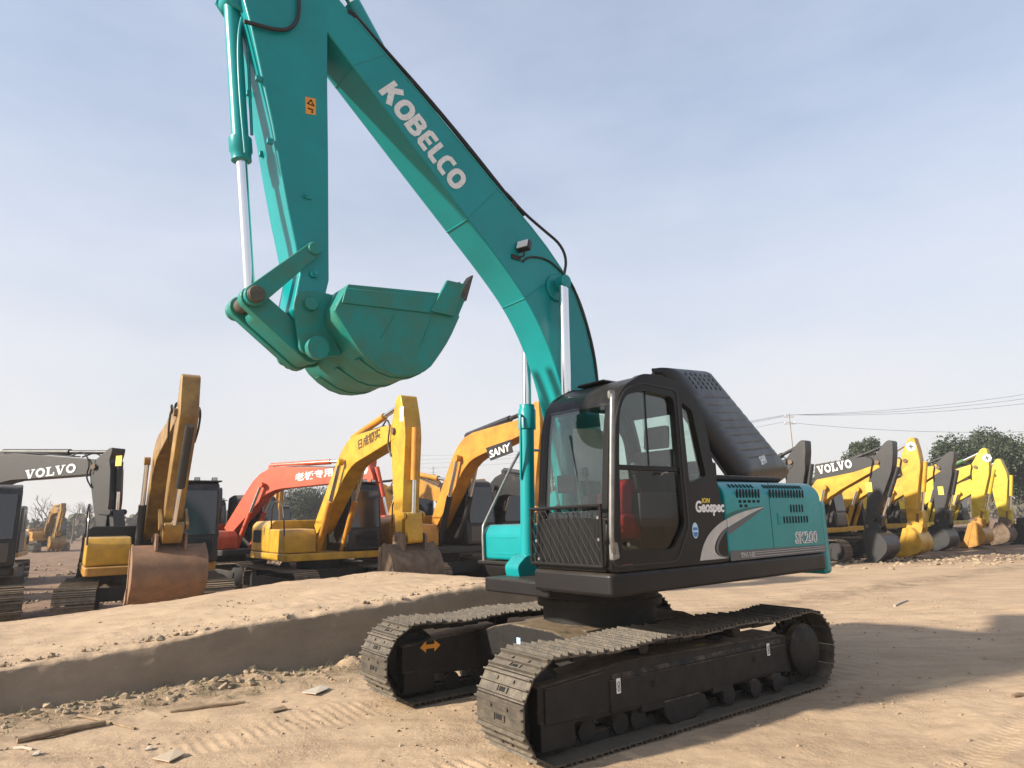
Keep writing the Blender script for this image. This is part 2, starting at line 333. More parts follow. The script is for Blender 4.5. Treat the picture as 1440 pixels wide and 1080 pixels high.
def dirtmat(name,c1,c2,c3,face=None):
    m=bpy.data.materials.new(name); m.use_nodes=True; n=m.node_tree.nodes; l=m.node_tree.links; p=n['Principled BSDF']; p.inputs['Roughness'].default_value=.95; p.inputs['Specular IOR Level'].default_value=.15
    tcn=n.new('ShaderNodeTexCoord')
    def nz(sc,det,ro,lo,hi,st=None):
        a=n.new('ShaderNodeTexNoise'); a.inputs['Scale'].default_value=sc; a.inputs['Detail'].default_value=det; a.inputs['Roughness'].default_value=ro
        if st:
            mp=n.new('ShaderNodeMapping'); mp.inputs['Rotation'].default_value=(0,0,-KT); mp.inputs['Scale'].default_value=st; l.new(tcn.outputs['Object'],mp.inputs[0])
            mp.vector_type='TEXTURE' if False else 'POINT'; l.new(mp.outputs[0],a.inputs['Vector'])
        else: l.new(tcn.outputs['Object'],a.inputs['Vector'])
        r=n.new('ShaderNodeMapRange'); r.inputs[1].default_value=lo; r.inputs[2].default_value=hi; l.new(a.outputs[0],r.inputs[0]); return r.outputs[0]
    def mix(f,a,b):
        x=n.new('ShaderNodeMix'); x.data_type='RGBA'; l.new(f,x.inputs[0])
        for i,c in((6,a),(7,b)):
            if isinstance(c,tuple): x.inputs[i].default_value=(*c,1)
            else: l.new(c,x.inputs[i])
        return x.outputs[2]
    a=mix(nz(.55,5,.6,.35,.65),c1,c2)
    b=mix(nz(2.2,9,.75,.46,.66,(.35,1.6,1)),a,c3); b=mix(nz(.9,8,.72,.60,.74),b,tuple(x*.82 for x in c3))
    c=mix(nz(24,7,.8,.54,.80),b,tuple(x*.62 for x in c1))
    d=mix(nz(60,3,.6,.62,.72),c,tuple(min(1,x*1.35) for x in c1))
    if not face:
        so_=n.new('ShaderNodeSeparateXYZ'); l.new(tcn.outputs['Object'],so_.inputs[0])
        def mth(op,a,b=None,c=None):
            z_=n.new('ShaderNodeMath'); z_.operation=op
            for i,q_ in enumerate((a,b,c)):
                if q_ is None: continue
                if isinstance(q_,(int,float)): z_.inputs[i].default_value=q_
                else: l.new(q_,z_.inputs[i])
            return z_.outputs[0]
        dd=mth('ADD',mth('MULTIPLY_ADD',so_.outputs[0],float(BN[0]),float(-B0[0]*BN[0]-B0[1]*BN[1])),mth('MULTIPLY',so_.outputs[1],float(BN[1])))
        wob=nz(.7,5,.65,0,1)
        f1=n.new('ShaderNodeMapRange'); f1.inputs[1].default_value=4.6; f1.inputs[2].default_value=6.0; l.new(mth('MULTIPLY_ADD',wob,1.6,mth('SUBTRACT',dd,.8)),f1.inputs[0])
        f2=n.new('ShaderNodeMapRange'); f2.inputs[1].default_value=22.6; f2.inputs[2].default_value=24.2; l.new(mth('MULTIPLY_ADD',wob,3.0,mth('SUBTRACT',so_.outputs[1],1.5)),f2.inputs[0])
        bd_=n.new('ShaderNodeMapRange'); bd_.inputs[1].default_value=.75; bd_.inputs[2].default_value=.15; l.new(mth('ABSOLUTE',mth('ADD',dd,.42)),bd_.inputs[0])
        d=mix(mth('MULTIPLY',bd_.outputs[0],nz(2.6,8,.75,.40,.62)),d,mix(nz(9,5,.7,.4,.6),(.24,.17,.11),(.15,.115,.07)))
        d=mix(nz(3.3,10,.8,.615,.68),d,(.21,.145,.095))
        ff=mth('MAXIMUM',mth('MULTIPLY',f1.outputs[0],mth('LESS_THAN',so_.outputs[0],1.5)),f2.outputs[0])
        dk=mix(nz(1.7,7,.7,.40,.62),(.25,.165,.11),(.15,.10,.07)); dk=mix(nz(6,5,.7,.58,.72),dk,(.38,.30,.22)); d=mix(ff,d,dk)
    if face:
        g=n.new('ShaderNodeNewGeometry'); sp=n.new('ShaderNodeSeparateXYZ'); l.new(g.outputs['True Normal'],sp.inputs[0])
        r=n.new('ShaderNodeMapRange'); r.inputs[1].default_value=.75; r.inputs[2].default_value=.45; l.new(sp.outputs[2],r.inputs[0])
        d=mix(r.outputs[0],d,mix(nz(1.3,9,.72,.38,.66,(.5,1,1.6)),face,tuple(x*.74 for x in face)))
    l.new(d,p.inputs['Base Color'])
    h1=n.new('ShaderNodeTexNoise'); h1.inputs['Scale'].default_value=22; h1.inputs['Detail'].default_value=10; h1.inputs['Roughness'].default_value=.72; l.new(tcn.outputs['Object'],h1.inputs['Vector'])
    bp=n.new('ShaderNodeBump'); bp.inputs['Distance'].default_value=.035; ms_=n.new('ShaderNodeMath'); ms_.operation='MULTIPLY_ADD'; ms_.inputs[1].default_value=.65; ms_.inputs[2].default_value=.12; l.new(nz(1.1,6,.65,.38,.66),ms_.inputs[0]); l.new(ms_.outputs[0],bp.inputs['Strength'])
    h2=n.new('ShaderNodeTexVoronoi'); h2.inputs['Scale'].default_value=38; l.new(tcn.outputs['Object'],h2.inputs['Vector']); hm_=n.new('ShaderNodeMath'); hm_.operation='MULTIPLY_ADD'; hm_.inputs[1].default_value=-.13; l.new(h2.outputs['Distance'],hm_.inputs[0]); l.new(h1.outputs[0],hm_.inputs[2])
    l.new(hm_.outputs[0],bp.inputs['Height']); l.new(bp.outputs[0],p.inputs['Normal'])
    return m
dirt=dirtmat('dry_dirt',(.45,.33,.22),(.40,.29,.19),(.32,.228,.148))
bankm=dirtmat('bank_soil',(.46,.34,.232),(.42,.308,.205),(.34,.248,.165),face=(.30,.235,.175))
def axis(lo,hi,st,far_lo,far_hi,g=1.13):
    a=list(np.arange(lo,hi+1e-6,st)); d=st
    b=[]; x=hi
    while x<far_hi: d=min(d*g,60); x+=d; b.append(x)
    c=[]; x=lo; d=st
    while x>far_lo: d=min(d*g,60); x-=d; c.append(x)
    return np.array(c[::-1]+a+b)
gx=axis(-5.5,7.5,.024,-330,330,1.07); gy=axis(4.2,9.2,.019,-60,330,1.05)
GX,GY=np.meshgrid(gx,gy)
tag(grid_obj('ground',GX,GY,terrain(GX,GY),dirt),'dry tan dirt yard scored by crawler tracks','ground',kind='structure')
# the raised bank: one sheet following a cross-section (distance behind the foot, share of the height)
prof=[(-.5,-.35),(-.04,-.12)]+[(.00+.10*t+.0,t) for t in np.linspace(0,.93,14)]+[(.115,.97),(.16,1.0)]+[(.16+v,1.0) for v in np.concatenate([np.arange(.04,1.2,.04),np.arange(1.2,4.0,.09)])]+[(4.1,.97),(4.4,.8),(4.9,.3),(5.4,-.4),(5.9,-1.2)]
sv=np.concatenate([np.arange(-14,-1,.12),np.arange(-1,8.0,.04),np.arange(8.0,10.2,.08)])
PD=np.array([p[0] for p in prof]); PZ=np.array([p[1] for p in prof]); SS,DD=np.meshgrid(sv,PD); _,ZZ=np.meshgrid(sv,PZ)
endf=1-sst(6.1,9.2,SS+.25*fbm(DD,SS,2,.8)+.10*DD)
H=hbank(SS)*endf
top=(ZZ>.9)&(DD<4.2)
Zb=H*ZZ-(1-endf)*.12
e=.05*fbm(SS,0*SS+3,4,1.3)+.018*fbm(SS,ZZ*2.2,4,4)+.012*np.abs(fbm(SS,ZZ*.6,3,9))      # the cut wanders
DDw=DD+np.where(DD<.5,e*np.clip(ZZ+.3,0,1),0)
Zb=Zb+np.where(top,.05*fbm(SS,DD,4,1.0)+.014*np.abs(fbm(SS,DD,3,6))-.03*np.exp(-((DD-.16)/.10)**2)*np.abs(fbm(SS,DD,3,4))*2,0)
rut=np.exp(-((DD-1.0-.15*np.sin(SS*.5))/.26)**4)
Zb=Zb+np.where(top,rut*(.004*np.sin(SS*2*PI/.19)-.008)*np.clip(.55+fbm(SS,DD,2,.9),0,1),0)
BX=B0[0]+SS*BS[0]+DDw*BN[0]; BY=B0[1]+SS*BS[1]+DDw*BN[1]
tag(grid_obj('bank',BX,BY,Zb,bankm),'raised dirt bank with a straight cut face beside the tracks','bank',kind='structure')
def gz(x,y): return float(terrain(np.array([x]),np.array([y]))[0])
def surfv(x,y):
    x=np.asarray(x,float); y=np.asarray(y,float); s=(x-B0[0])*BS[0]+(y-B0[1])*BS[1]; d=(x-B0[0])*BN[0]+(y-B0[1])*BN[1]; z=terrain(x,y)
    return np.where((d>.15)&(d<4.1)&(s<8.5),np.maximum(z,hbank(s)*(1-sst(6.1,9.2,s+.1*d))),z)
def surf(x,y):
    s=(x-B0[0])*BS[0]+(y-B0[1])*BS[1]; d=(x-B0[0])*BN[0]+(y-B0[1])*BN[1]; z=gz(x,y)
    if .15<d<4.1 and s<8.5: z=max(z,float(hbank(s)*(1-sst(6.1,9.2,s+.1*d))))
    return z
# ================================================================ the teal excavator
K=empty('excavator',(KC[0],KC[1],0),KU)
tag(K,'teal crawler excavator with black cab, raised boom and curled bucket, parked beside the dirt bank','excavator')
def kp(px,py,y): return on_plane(px,py,y,KU,(KC[0],KC[1],0))
UM=Matrix.Rotation(KT-KU,4,'Z')                    # undercarriage is turned a little against the upper
TL,TR,GA=3.45,.355,1.1                              # tumbler distance, chain radius (shoes add .045), half gauge
per=2*TL+2*PI*TR
def tpath(s):
    s%=per
    if s<TL:                                        # bottom run, towards the rear
        return TL/2-s,0.045,PI
    s-=TL
    if s<PI*TR: t=s/TR; return -TL/2-TR*math.sin(t),.045+TR-TR*math.cos(t),PI-t
    s-=PI*TR
    if s<TL:
        u=s/TL; sag=.030*math.sin(3*PI*u)**2*(1 if u<1/3 or u>2/3 else .8); return -TL/2+s,.045+2*TR-sag+.012,0
    s-=TL; t=s/TR; return TL/2+TR*math.sin(t),.045+TR+TR*math.cos(t),-t
def shoe_mesh():
    m=MB(); p=.186
    prof=[(-p/2,.0),(-p/2,.012),(-.080,.013),(-.077,.040),(-.066,.040),(-.060,.013),(-.008,.013),(-.004,.034),(.006,.034),(.011,.013),(.060,.013),(.064,.034),(.075,.034),(.080,.012),(p/2,.010),(p/2,0)]
    m.prism([(a,b) for a,b in prof],-.30,.30,'y')
    m.cur=1
    m.box((.036,0,.010),(.036,.078,.0085))
    m.cur=0
    for yy in(-.062,.062): m.box((.036,yy,.013),(.042,.022,.020))
    for yy in(-.105,.105): m.cyl((-.034,yy,.01),(-.034,yy,.026),.013,n=6)
    m.cur=2
    for yy in(-.075,.075): m.box((0,yy,-.035),(.17,.034,.075))
    return m.mesh('track_shoe',[steel,hole,under])
SH=shoe_mesh(); NS=49
for sg in(1,-1):
    y=sg*GA
    t=MB(); o_=[];i_=[]                              # link chain as one belt under the shoes
    for i in range(96):
        x,z,a=tpath(per*i/96); o_.append((x+.004*math.sin(a),z-.004*math.cos(a))); i_.append((x+.055*math.sin(a),z-.055*math.cos(a)))
    t.prism(o_,y-.085,y+.085,'y',holes=[i_])
    tr=t.build('crawler_track',under,K,M=UM)
    for i in range(NS):
        x,z,a=tpath(per*i/NS)
        # shoe local x along travel, z outward
        tx=Vector((math.cos(a),0,math.sin(a))); 
        nx=Vector((-math.sin(a),0,math.cos(a)))
        Mx=Matrix((tx,nx.cross(tx),nx)).transposed().to_4x4(); Mx.translation=(x,y,z)
        obj('track_shoe',SH,tr,M=Mx)
    fr=MB()
    oy=y+sg*.0
    sec=[(1.86,.30),(1.86,.555),(1.22,.60),(.95,.625),(-1.25,.575),(-1.42,.56),(-1.46,.20),(-1.30,.215),(1.2,.235),(1.5,.25)]
    fr.prism(sec,y-.17,y+.17,'y',UM)
    fr.prism([(1.50,.10),(1.84,.10),(1.84,.31),(1.50,.31)],y-.155,y+.175,'y',UM)
    fr.prism([(1.16,.265),(1.80,.285),(1.80,.54),(1.16,.58)],y+sg*.165,y+sg*.185,'y',UM)
    fr.prism([(-1.38,.235),(1.12,.255),(1.12,.50),(-1.38,.475)],y+sg*.165,y+sg*.182,'y',UM)
    # top ledge sloping out
    fr.prism([(y-.14,.60),(y+.14,.60),(y+sg*.19 if sg>0 else y+.16,.50),(y-.16 if sg>0 else y-.19,.50)],-1.30,1.1,'x',UM)
    tf=fr.build('track_frame',under,K,bev=.008)
    g=MB()
    for xx in(.62,-.32): g.box((xx,y,.30),(.30,.36,.22),UM)
    g.prism([(.10,.045),(.42,.045),(.50,.13),(.50,.24),(.02,.24),(.02,.13)],y-.19,y+.19,'y',UM)
    g.build('roller_guard',under,tf,bev=.01)
    for xx in(1.28,.92,.72,-.05,-.45,-.85,-1.2):
        q=MB(); q.rcyl((0,0,0),(0,1,0),[(-.17,.05),(-.165,.085),(-.11,.085),(-.105,.07),(.105,.07),(.11,.085),(.165,.085),(.17,.05)],20,UM@Matrix.Translation((xx,y,.145))); q.build('track_roller',under,tr)
    for xx in(.62,-.62):
        q=MB(); q.rcyl((0,0,0),(0,1,0),[(-.13,.05),(-.12,.07),(.12,.07),(.17,.06),(.175,.03)],18,UM@Matrix.Translation((xx,y,.70)))
        q.prism([(-.10,.55),(.10,.55),(.06,.72),(-.06,.72)],y-.10*sg-.03,y-.10*sg+.03,'y',UM@Matrix.Translation((xx,0,0))); q.build('carrier_roller',under,tr,bev=.004)
    q=MB(); q.rcyl((0,0,0),(0,1,0),[(-.12,.05),(-.11,.26),(-.06,.27),(-.055,.31),(.055,.31),(.06,.27),(.11,.26),(.12,.05)],36,UM@Matrix.Translation((TL/2,y,.40))); q.build('idler_wheel',under,tr)
    q=MB()
    tooth=[]
    for i in range(21):
        a=2*PI*i/21; tooth+=[((.27)*math.cos(a-.09),.27*math.sin(a-.09)),(.335*math.cos(a-.035),.335*math.sin(a-.035)),(.335*math.cos(a+.035),.335*math.sin(a+.035)),(.27*math.cos(a+.09),.27*math.sin(a+.09))]
    q.prism(tooth,-.03,.03,'y',UM@Matrix.Translation((-TL/2,y,.40)))
    q.rcyl((0,0,0),(0,sg,0),[(-.16,.20),(.06,.20),(.075,.25),(.15,.25),(.175,.22),(.19,.10)],32,UM@Matrix.Translation((-TL/2,y,.40)))
    q.build('drive_sprocket',under,tr,bev=.004)
    if sg>0:
        for xx,zz in((1.03,.45),(-1.07,.465)):
            q=MB(); q.box((xx,y+.185,zz),(.045,.004,.115),UM); st=q.build('load_sticker',white,tf)
            q=MB(); Mx=UM@side_frame((xx,zz-.045),(xx-1,zz-.045),y+.1885,1,1)
            for cy_ in(.022,.060): ribbon(q,[(-.0+.011*math.cos(2*PI*i/10),cy_+.018*math.sin(2*PI*i/10)) for i in range(10)],.0055,.001,Mx,True,.001)
            q.build('sticker_mark',hole,st)
        for xx in(.62,-.82): q=MB(); q.box((xx,y+.182,.405),(.055,.004,.055),UM); q.build('frame_hole',hole,tf)
        q=MB(); q.box((-.18,y+.06,.604),(.15,.05,.004),UM); q.build('grease_label',mat('label_olive',(.25,.22,.03),.6),tf)
    else:
        q=MB(); A=[(0,.045),(.07,.10),(.07,.065),(.17,.065),(.17,.10),(.24,.045),(.17,-.01),(.17,.025),(.07,.025),(.07,-.01)]
        q.prism([(1.66-a,.50+b-.02) for a,b in A],y+.172,y+.176,'y',UM); q.build('arrow_sticker',orange,tf)
# X-frame between the tracks
q=MB()
for sx in(1,-1):
    q.prism([(-.93,.34),(-.55,.42),(-.25,.50),(.25,.50),(.55,.42),(.93,.34),(.93,.60),(.62,.70),(.35,.755),(-.35,.755),(-.62,.70),(-.93,.60)],.30 if sx>0 else -.95,.95 if sx>0 else -.30,'x',UM)
q.box((0,0,.62),(1.3,1.0,.25),UM)
xf=q.build('car_body',under,K,bev=.015)
q=MB(); q.box((.952,-.18,.60),(.003,.06,.065),UM,rot=None); q.build('blue_sticker',lblue,xf)
q=MB(); q.rcyl((0,0,.74),(0,0,1),[(0,.60),(.16,.60),(.165,.66),(.24,.66),(.245,.63),(.30,.63),(.305,.70),(.36,.70)],48)
sb=q.build('swing_bearing',under,K)
for i in range(36):
    a=2*PI*i/36; q=MB(); 
    if i==0: q.cyl((0,0,0),(0,0,.022),.016,n=6); BM=q.mesh('bolt',under)
    obj('bolt',BM,sb,M=Matrix.Translation((.635*math.cos(a),.635*math.sin(a),.905)))
# ---- upper structure
q=MB()
q.box((-.55,0,1.15),(3.4,1.0,.14)); q.box((-.5,0,1.12),(2.0,1.6,.10))
q.build('revolving_frame',skirtm,K,bev=.02)
q=MB()
q.prism(rounded([(1.225,.37),(1.225,1.365),(-2.31,1.365),(-2.31,.5),(.1,.37)],.05),1.155,1.345,'z')
q.build('side_skirt',skirtm,K,bev=.03,seg=3)
q=MB(); q.prism(rounded([(.40,-.50),(.40,-1.26),(-2.2,-1.26),(-2.2,-.5)],.05),1.16,1.335,'z'); q.build('side_skirt',skirtm,K,bev=.03,seg=3)
# engine house, cross-section (y,z) extruded along x
sec=rounded([(1.36,1.352),(1.36,2.02),(1.25,2.13),(.7,2.16),(-.7,2.16),(-1.22,2.13),(-1.33,2.02),(-1.33,1.352)],.10,4)
q=MB(); q.prism(sec,-2.32,-.445,'x'); hs=q.build('engine_house',teal,K,bev=.012)
q=MB(); q.prism([(-2.325,1.355),(-.455,1.355),(-.455,1.45),(-2.325,1.43)],1.361,1.3645,'y'); q.build('stripe_decal',greyp,hs)
q=MB()
for zz in(1.375,1.40,1.42): q.box((-1.55,1.3655,zz),(1.50,.002,.004))
q.build('pinstripe',silverp,hs)
q=MB(); q.box((-1.245,1.361,1.72),(.006,.003,.80)); q.box((-1.245,1.361,1.72),(.006,.003,.01)); q.build('panel_seam',mat('seam_dark',(.004,.06,.055),.7),hs)
def slot(mb,x0,z0,z1,w=.020): pass
SLM=MB().prism(rrect(-.012,-.045,.012,.045,.010),-.002,.004,'y').mesh('vent_slot',hole)
SLS=MB().prism(rrect(-.022,-.014,.022,.014,.008),-.002,.004,'y').mesh('vent_slot',hole)
rows=[(8,-.66,-1.05,2.005,1.0),(12,-1.27,-1.94,2.005,1.0),(5,-1.66,-1.90,1.845,.95),(9,-1.50,-1.98,1.725,.85)]
for n_,xa,xb,zz,sc in rows:
    for i in range(n_):
        o=obj('vent_slot',SLM,hs,M=Matrix.Translation((xa+(xb-xa)*i/(n_-1),1.3605,zz-.0))@Matrix.Diagonal((1,1,sc,1)))
for n_,xa,xb in((7,-.62,-1.02),(14,-1.25,-2.0)):
    for i in range(n_):
        obj('vent_slot',SLM,hs,M=Matrix.Translation((xa+(xb-xa)*i/(n_-1),1.302,2.083))@Matrix.Rotation(R(45),4,'X')@Matrix.Diagonal((1,1,.55,1)))
for n_,xa,xb,zz in((5,-.70,-1.03,1.925),(2,-.71,-.80,1.88)):
    for i in range(n_): obj('vent_slot',SLS,hs,M=Matrix.Translation((xa+(xb-xa)*i/(n_-1),1.3605,zz)))
q=MB(); q.prism(rrect(-1.46,1.68,-1.37,1.80,.008),1.360,1.3665,'y'); 
for i in range(5): q.box((-1.415,1.368,1.70+.02*i),(.07,.004,.008))
q.build('fuel_vent',teal,hs,bev=.002)
# counterweight
xy=[(-2.335,-1.30),(-2.335,1.335),(-2.47,1.33),(-2.66,1.18),(-2.80,.9),(-2.88,.45),(-2.9,0),(-2.88,-.45),(-2.80,-.9),(-2.66,-1.18),(-2.47,-1.29)]
q=MB(); q.prism(xy,1.10,1.93,'z'); q.build('counterweight',teal,K,bev=.05,seg=3)
# swoosh decals run over the cab's rear panel and the house
def decal(name,pts,y,m,par,th=.002):
    q=MB(); q.prism(pts,y,y+th,'y'); return q.build(name,m,par)
# text SK200: white outline letters with red-white body
q=MB(); Mx=side_frame((-1.67,1.475),(-2.67,1.468),1.3655,.165,1); text(q,'SK200',Mx@Matrix.Diagonal((1.12,1,1,1)),bold=.035,shear=.12); q.build('lettering',white,hs)
q=MB(); Mx=side_frame((-1.675,1.475),(-2.67,1.468),1.3662,.165,1); text(q,'SK200',Mx@Matrix.Diagonal((1.12,1,1,1)),bold=-.012,shear=.12,depth=.005); q.build('lettering',greyp,hs)
q=MB(); Mx=side_frame((-.62,1.376),(-1.6,1.374),1.3662,.075,1); text(q,'YN11-0',Mx,bold=.0); q.build('lettering',silverp,hs)
# ---- cab
cb=empty('cab_frame_tmp',(0,0,0)); bpy.data.objects.remove(cb)
out=[(1.215,1.352),(1.19,1.6),(1.15,1.9),(1.115,2.3),(1.085,2.6),(1.02,2.84),(.92,2.96),(.68,3.085),(.42,3.105),(.12,3.05),(-.08,2.945),(-.17,2.83),(-.235,2.6),(-.285,2.35),(-.355,2.05),(-.40,1.75),(-.438,1.352)]
doorh=rounded([(1.085,1.53),(1.05,2.3),(1.015,2.70),(.93,2.86),(.70,2.925),(.25,2.905),(.235,2.3),(.215,1.72),(.40,1.50)],.07,4)
rearh=rounded([(.135,2.87),(-.02,2.80),(-.10,2.45),(-.165,2.17),(.10,2.10)],.035,3)
q=MB(); q.prism(rounded(out,.05,3),1.295,1.360,'y',holes=[doorh,rearh]); cab=q.build('cab',black,K,bev=.012)
q=MB(); wr=rounded([(1.05,1.85),(.98,2.72),(.86,2.88),(.1,2.88),(-.1,2.6),(-.2,1.85)],.07,4); q.prism(rounded(out,.05,3),.385,.435,'y',holes=[wr]); q.build('right_wall',black,cab,bev=.01)
# roof and front/rear skins
def skin(mb,path,y0,y1,th):
    P=[Vector((a,b)) for a,b in path]; k=len(P); nn=[]
    for i in range(k):
        t=(P[min(i+1,k-1)]-P[max(i-1,0)]).normalized(); nn.append(Vector((-t.y,t.x)))
    lo=[(p.x,p.y) for p in P]; hi=[(p.x+n.x*th,p.y+n.y*th) for p,n in zip(P,nn)]
    mb.prism(lo+hi[::-1],y0,y1,'y')
roof=smooth_poly([(1.045,2.78),(1.0,2.87),(.92,2.955),(.68,3.08),(.42,3.10),(.12,3.045),(-.08,2.94),(-.16,2.84)],2)
q=MB(); skin(q,roof[::-1],.435,1.295,-.05); q.build('roof',black,cab,bev=.006)
q=MB(); q.prism([(.50,3.09),(.92,3.09),(.88,3.115),(.54,3.115)],.30,.70,'x'); q.build('roof_hatch',black,cab,bev=.01)
q=MB(); skin(q,[(1.215,1.352),(1.19,1.6),(1.168,1.80)],.435,1.295,.05)
low=q.build('front_panel',black,cab,bev=.01)
q=MB(); skin(q,[(-.438,1.352),(-.40,1.75),(-.37,2.0)],.435,1.295,-.05); q.build('rear_panel',black,cab,bev=.006)
for yy in(.465,1.265):
    q=MB(); skin(q,smooth_poly([(1.168,1.80),(1.125,2.3),(1.093,2.6),(1.045,2.78)],1),yy-.035,yy+.035,.05); q.build('pillar',black,cab,bev=.006)
    q=MB(); skin(q,smooth_poly([(-.37,2.0),(-.285,2.35),(-.235,2.6),(-.16,2.84)],1),yy-.03,yy+.03,-.05); q.build('pillar',black,cab,bev=.006)
q=MB(); skin(q,smooth_poly([(1.160,1.80),(1.117,2.3),(1.085,2.6),(1.038,2.80)],1),.49,1.24,.006); q.build('windscreen',glass,cab)
q=MB(); skin(q,smooth_poly([(-.365,2.0),(-.28,2.35),(-.23,2.6),(-.155,2.84)],1),.49,1.24,-.006); q.build('rear_window',glass,cab)
q=MB(); q.prism(rounded([(1.03,1.86),(.96,2.7),(.84,2.86),(.11,2.86),(-.08,2.6),(-.18,1.86)],.07,4),.405,.411,'y'); q.build('side_window',glass,cab)
# door: glass in two halves with a bar between, lower solid trim
def clip(poly,z0,z1): 
    o=[]
    for i,(a,b) in enumerate(poly):
        o.append((a,min(max(b,z0),z1)))
    return o
q=MB(); q.prism([p for p in rounded([(1.06,2.245),(1.05,2.3),(1.02,2.70),(.935,2.87),(.70,2.935),(.62,2.935),(.62,2.245)],.05,3)],1.322,1.328,'y'); q.build('door_window',glass,cab)
q=MB(); q.prism(rounded([(.66,2.25),(.66,2.93),(.25,2.91),(.235,2.25)],.03,3),1.308,1.314,'y'); q.build('sliding_window',glass,cab)
q=MB(); q.prism(rounded([(1.09,1.52),(1.062,2.20),(.235,2.20),(.205,1.71),(.40,1.49)],.06,4),1.322,1.328,'y'); q.build('door_window',glassd,cab)
q=MB(); q.box((.645,1.330,2.222),(.84,.03,.045)); q.box((.63,1.322,2.59),(.022,.02,.68)); q.build('door_bar',black,cab,bev=.006)
q=MB(); q.prism(rounded([(.125,2.865),(-.015,2.795),(-.095,2.45),(-.158,2.175),(.095,2.105)],.03,3),1.322,1.328,'y'); q.build('quarter_window',glass,cab)
q=MB()
seal=rounded([(1.20,1.40),(1.15,1.9),(1.085,2.6),(1.01,2.82),(.92,2.925),(.70,2.995),(.20,2.975),(.185,2.2),(.16,1.70),(.36,1.40)],.07,4)
k=len(seal); q.tube([(a,1.362,b) for a,b in seal]+[(seal[0][0],1.362,seal[0][1])],.009,6); q.build('door_seal',rubber,cab)
q=MB(); q.tube([(.52,1.365,2.16),(.50,1.385,2.185),(.44,1.385,2.19),(.42,1.365,2.17)],.007,6,smooth=1); q.build('door_handle',rail,cab)
for px_,pz_ in((.98,1.57),): q=MB(); q.cyl((px_,1.335,pz_),(px_,1.348,pz_),.018,n=12); q.build('door_bolt',rail,cab)
# handrail along the front pillar
q=MB(); q.tube([(1.13,1.36,2.835),(1.155,1.415,2.835),(1.175,1.425,2.76),(1.265,1.425,1.70),(1.262,1.425,1.60),(1.215,1.40,1.52),(1.20,1.365,1.50)],.021,12,smooth=2); hr=q.build('handrail',rail,cab)
q=MB(); q.prism(rounded([(1.235,1.45),(1.235,1.585),(1.17,1.60),(1.15,1.47)],.02),1.362,1.402,'y'); q.prism(rounded([(1.16,2.80),(1.16,2.88),(1.09,2.88),(1.09,2.80)],.02),1.362,1.39,'y'); q.build('rail_bracket',rail,cab,bev=.004)
# lower front guard: frame and slanted bars
gd=MB(); gx_=1.252
for a,b in(((gx_,.40,1.40),(gx_,.40,1.885)),((gx_,1.30,1.40),(gx_,1.30,1.90)),((gx_,.39,1.885),(gx_,1.31,1.90)),((gx_,.39,1.40),(gx_,1.31,1.40))): gd.tube([a,b],.016,8)
gd=gd.build('front_guard',black,cab)
for i in range(13):
    y0=.36+i*.075; q=MB(); a=Vector((gx_+.003,y0-.22,1.885)); b=Vector((gx_+.003,y0+.10,1.41))
    ta=max(0,(.41-a.y)/(b.y-a.y)); tb=min(1,(1.29-a.y)/(b.y-a.y))
    if tb>ta+.05: q.tube([a.lerp(b,ta),a.lerp(b,tb)],.0032,5); q.build('guard_bar',seatm,gd)
for i in range(8):
    y0=.42+i*.12; q=MB(); q.tube([(gx_-.004,y0,1.41),(gx_-.004,y0,1.885)],.003,5); q.build('guard_bar',black,gd)
for yy,zz in((.47,1.60),(.50,1.44),(1.27,1.80),(1.27,1.62)):
    q=MB(); q.cyl((1.235,yy,zz),(1.26,yy,zz),.014,n=10); q.build('bolt',rail,cab)
# logos on the rear panel of the cab
sw_o=smooth_poly([(.03,1.385),(-.02,1.50),(-.13,1.62),(-.30,1.71),(-.44,1.755)],2); sw_i=smooth_poly([(-.44,1.68),(-.33,1.63),(-.235,1.55),(-.20,1.47),(-.26,1.41),(-.42,1.385)],2)
decal('swoosh_decal',sw_o+sw_i,1.3607,silverp,cab)
sg_i=smooth_poly([(-.435,1.655),(-.36,1.60),(-.275,1.52),(-.262,1.45),(-.32,1.41),(-.43,1.40)],2); sg_o=smooth_poly([(-.43,1.388),(-.29,1.405),(-.225,1.47),(-.26,1.555),(-.345,1.63),(-.435,1.672)],2)
decal('swoosh_shade',sg_i+sg_o,1.3612,greyp,cab)
decal('swoosh_decal',smooth_poly([(-.450,1.755),(-.62,1.80),(-.85,1.84),(-1.11,1.867)],2)+smooth_poly([(-1.11,1.862),(-.9,1.81),(-.68,1.745),(-.450,1.675)],2),1.3607,silverp,hs)
decal('swoosh_shade',smooth_poly([(-.450,1.667),(-.68,1.738),(-.9,1.803),(-1.11,1.858)],2)+smooth_poly([(-1.12,1.850),(-.92,1.775),(-.70,1.69),(-.450,1.60)],2),1.3607,greyp,hs)
decal('swoosh_shade',smooth_poly([(-.450,1.80),(-.62,1.835),(-.85,1.865),(-1.10,1.875)],2)+smooth_poly([(-1.11,1.869),(-.85,1.845),(-.62,1.806),(-.450,1.762)],2),1.3607,mat('deep_teal_print',(.003,.10,.09),.5),hs)
q=MB(); Mx=side_frame((.045,1.83),(-1,1.822),1.3608,.145,1); text(q,'Geospec',Mx@Matrix.Diagonal((.88,1,1,1)),bold=.03,shear=.1); q.build('logo_lettering',white,cab)
q=MB(); Mx=side_frame((-.06,1.915),(-1,1.907),1.3606,.062,1); text(q,'ION',Mx@Matrix.Diagonal((1.1,1,1,1)),bold=.02,shear=.2); q.build('logo_lettering',yellowp,cab)
q=MB(); q.prism([(.067+.045*math.cos(2*PI*i/24),1.66+.072*math.sin(2*PI*i/24)) for i in range(24)],1.3604,1.3622,'y'); bd=q.build('round_badge',lblue,cab)
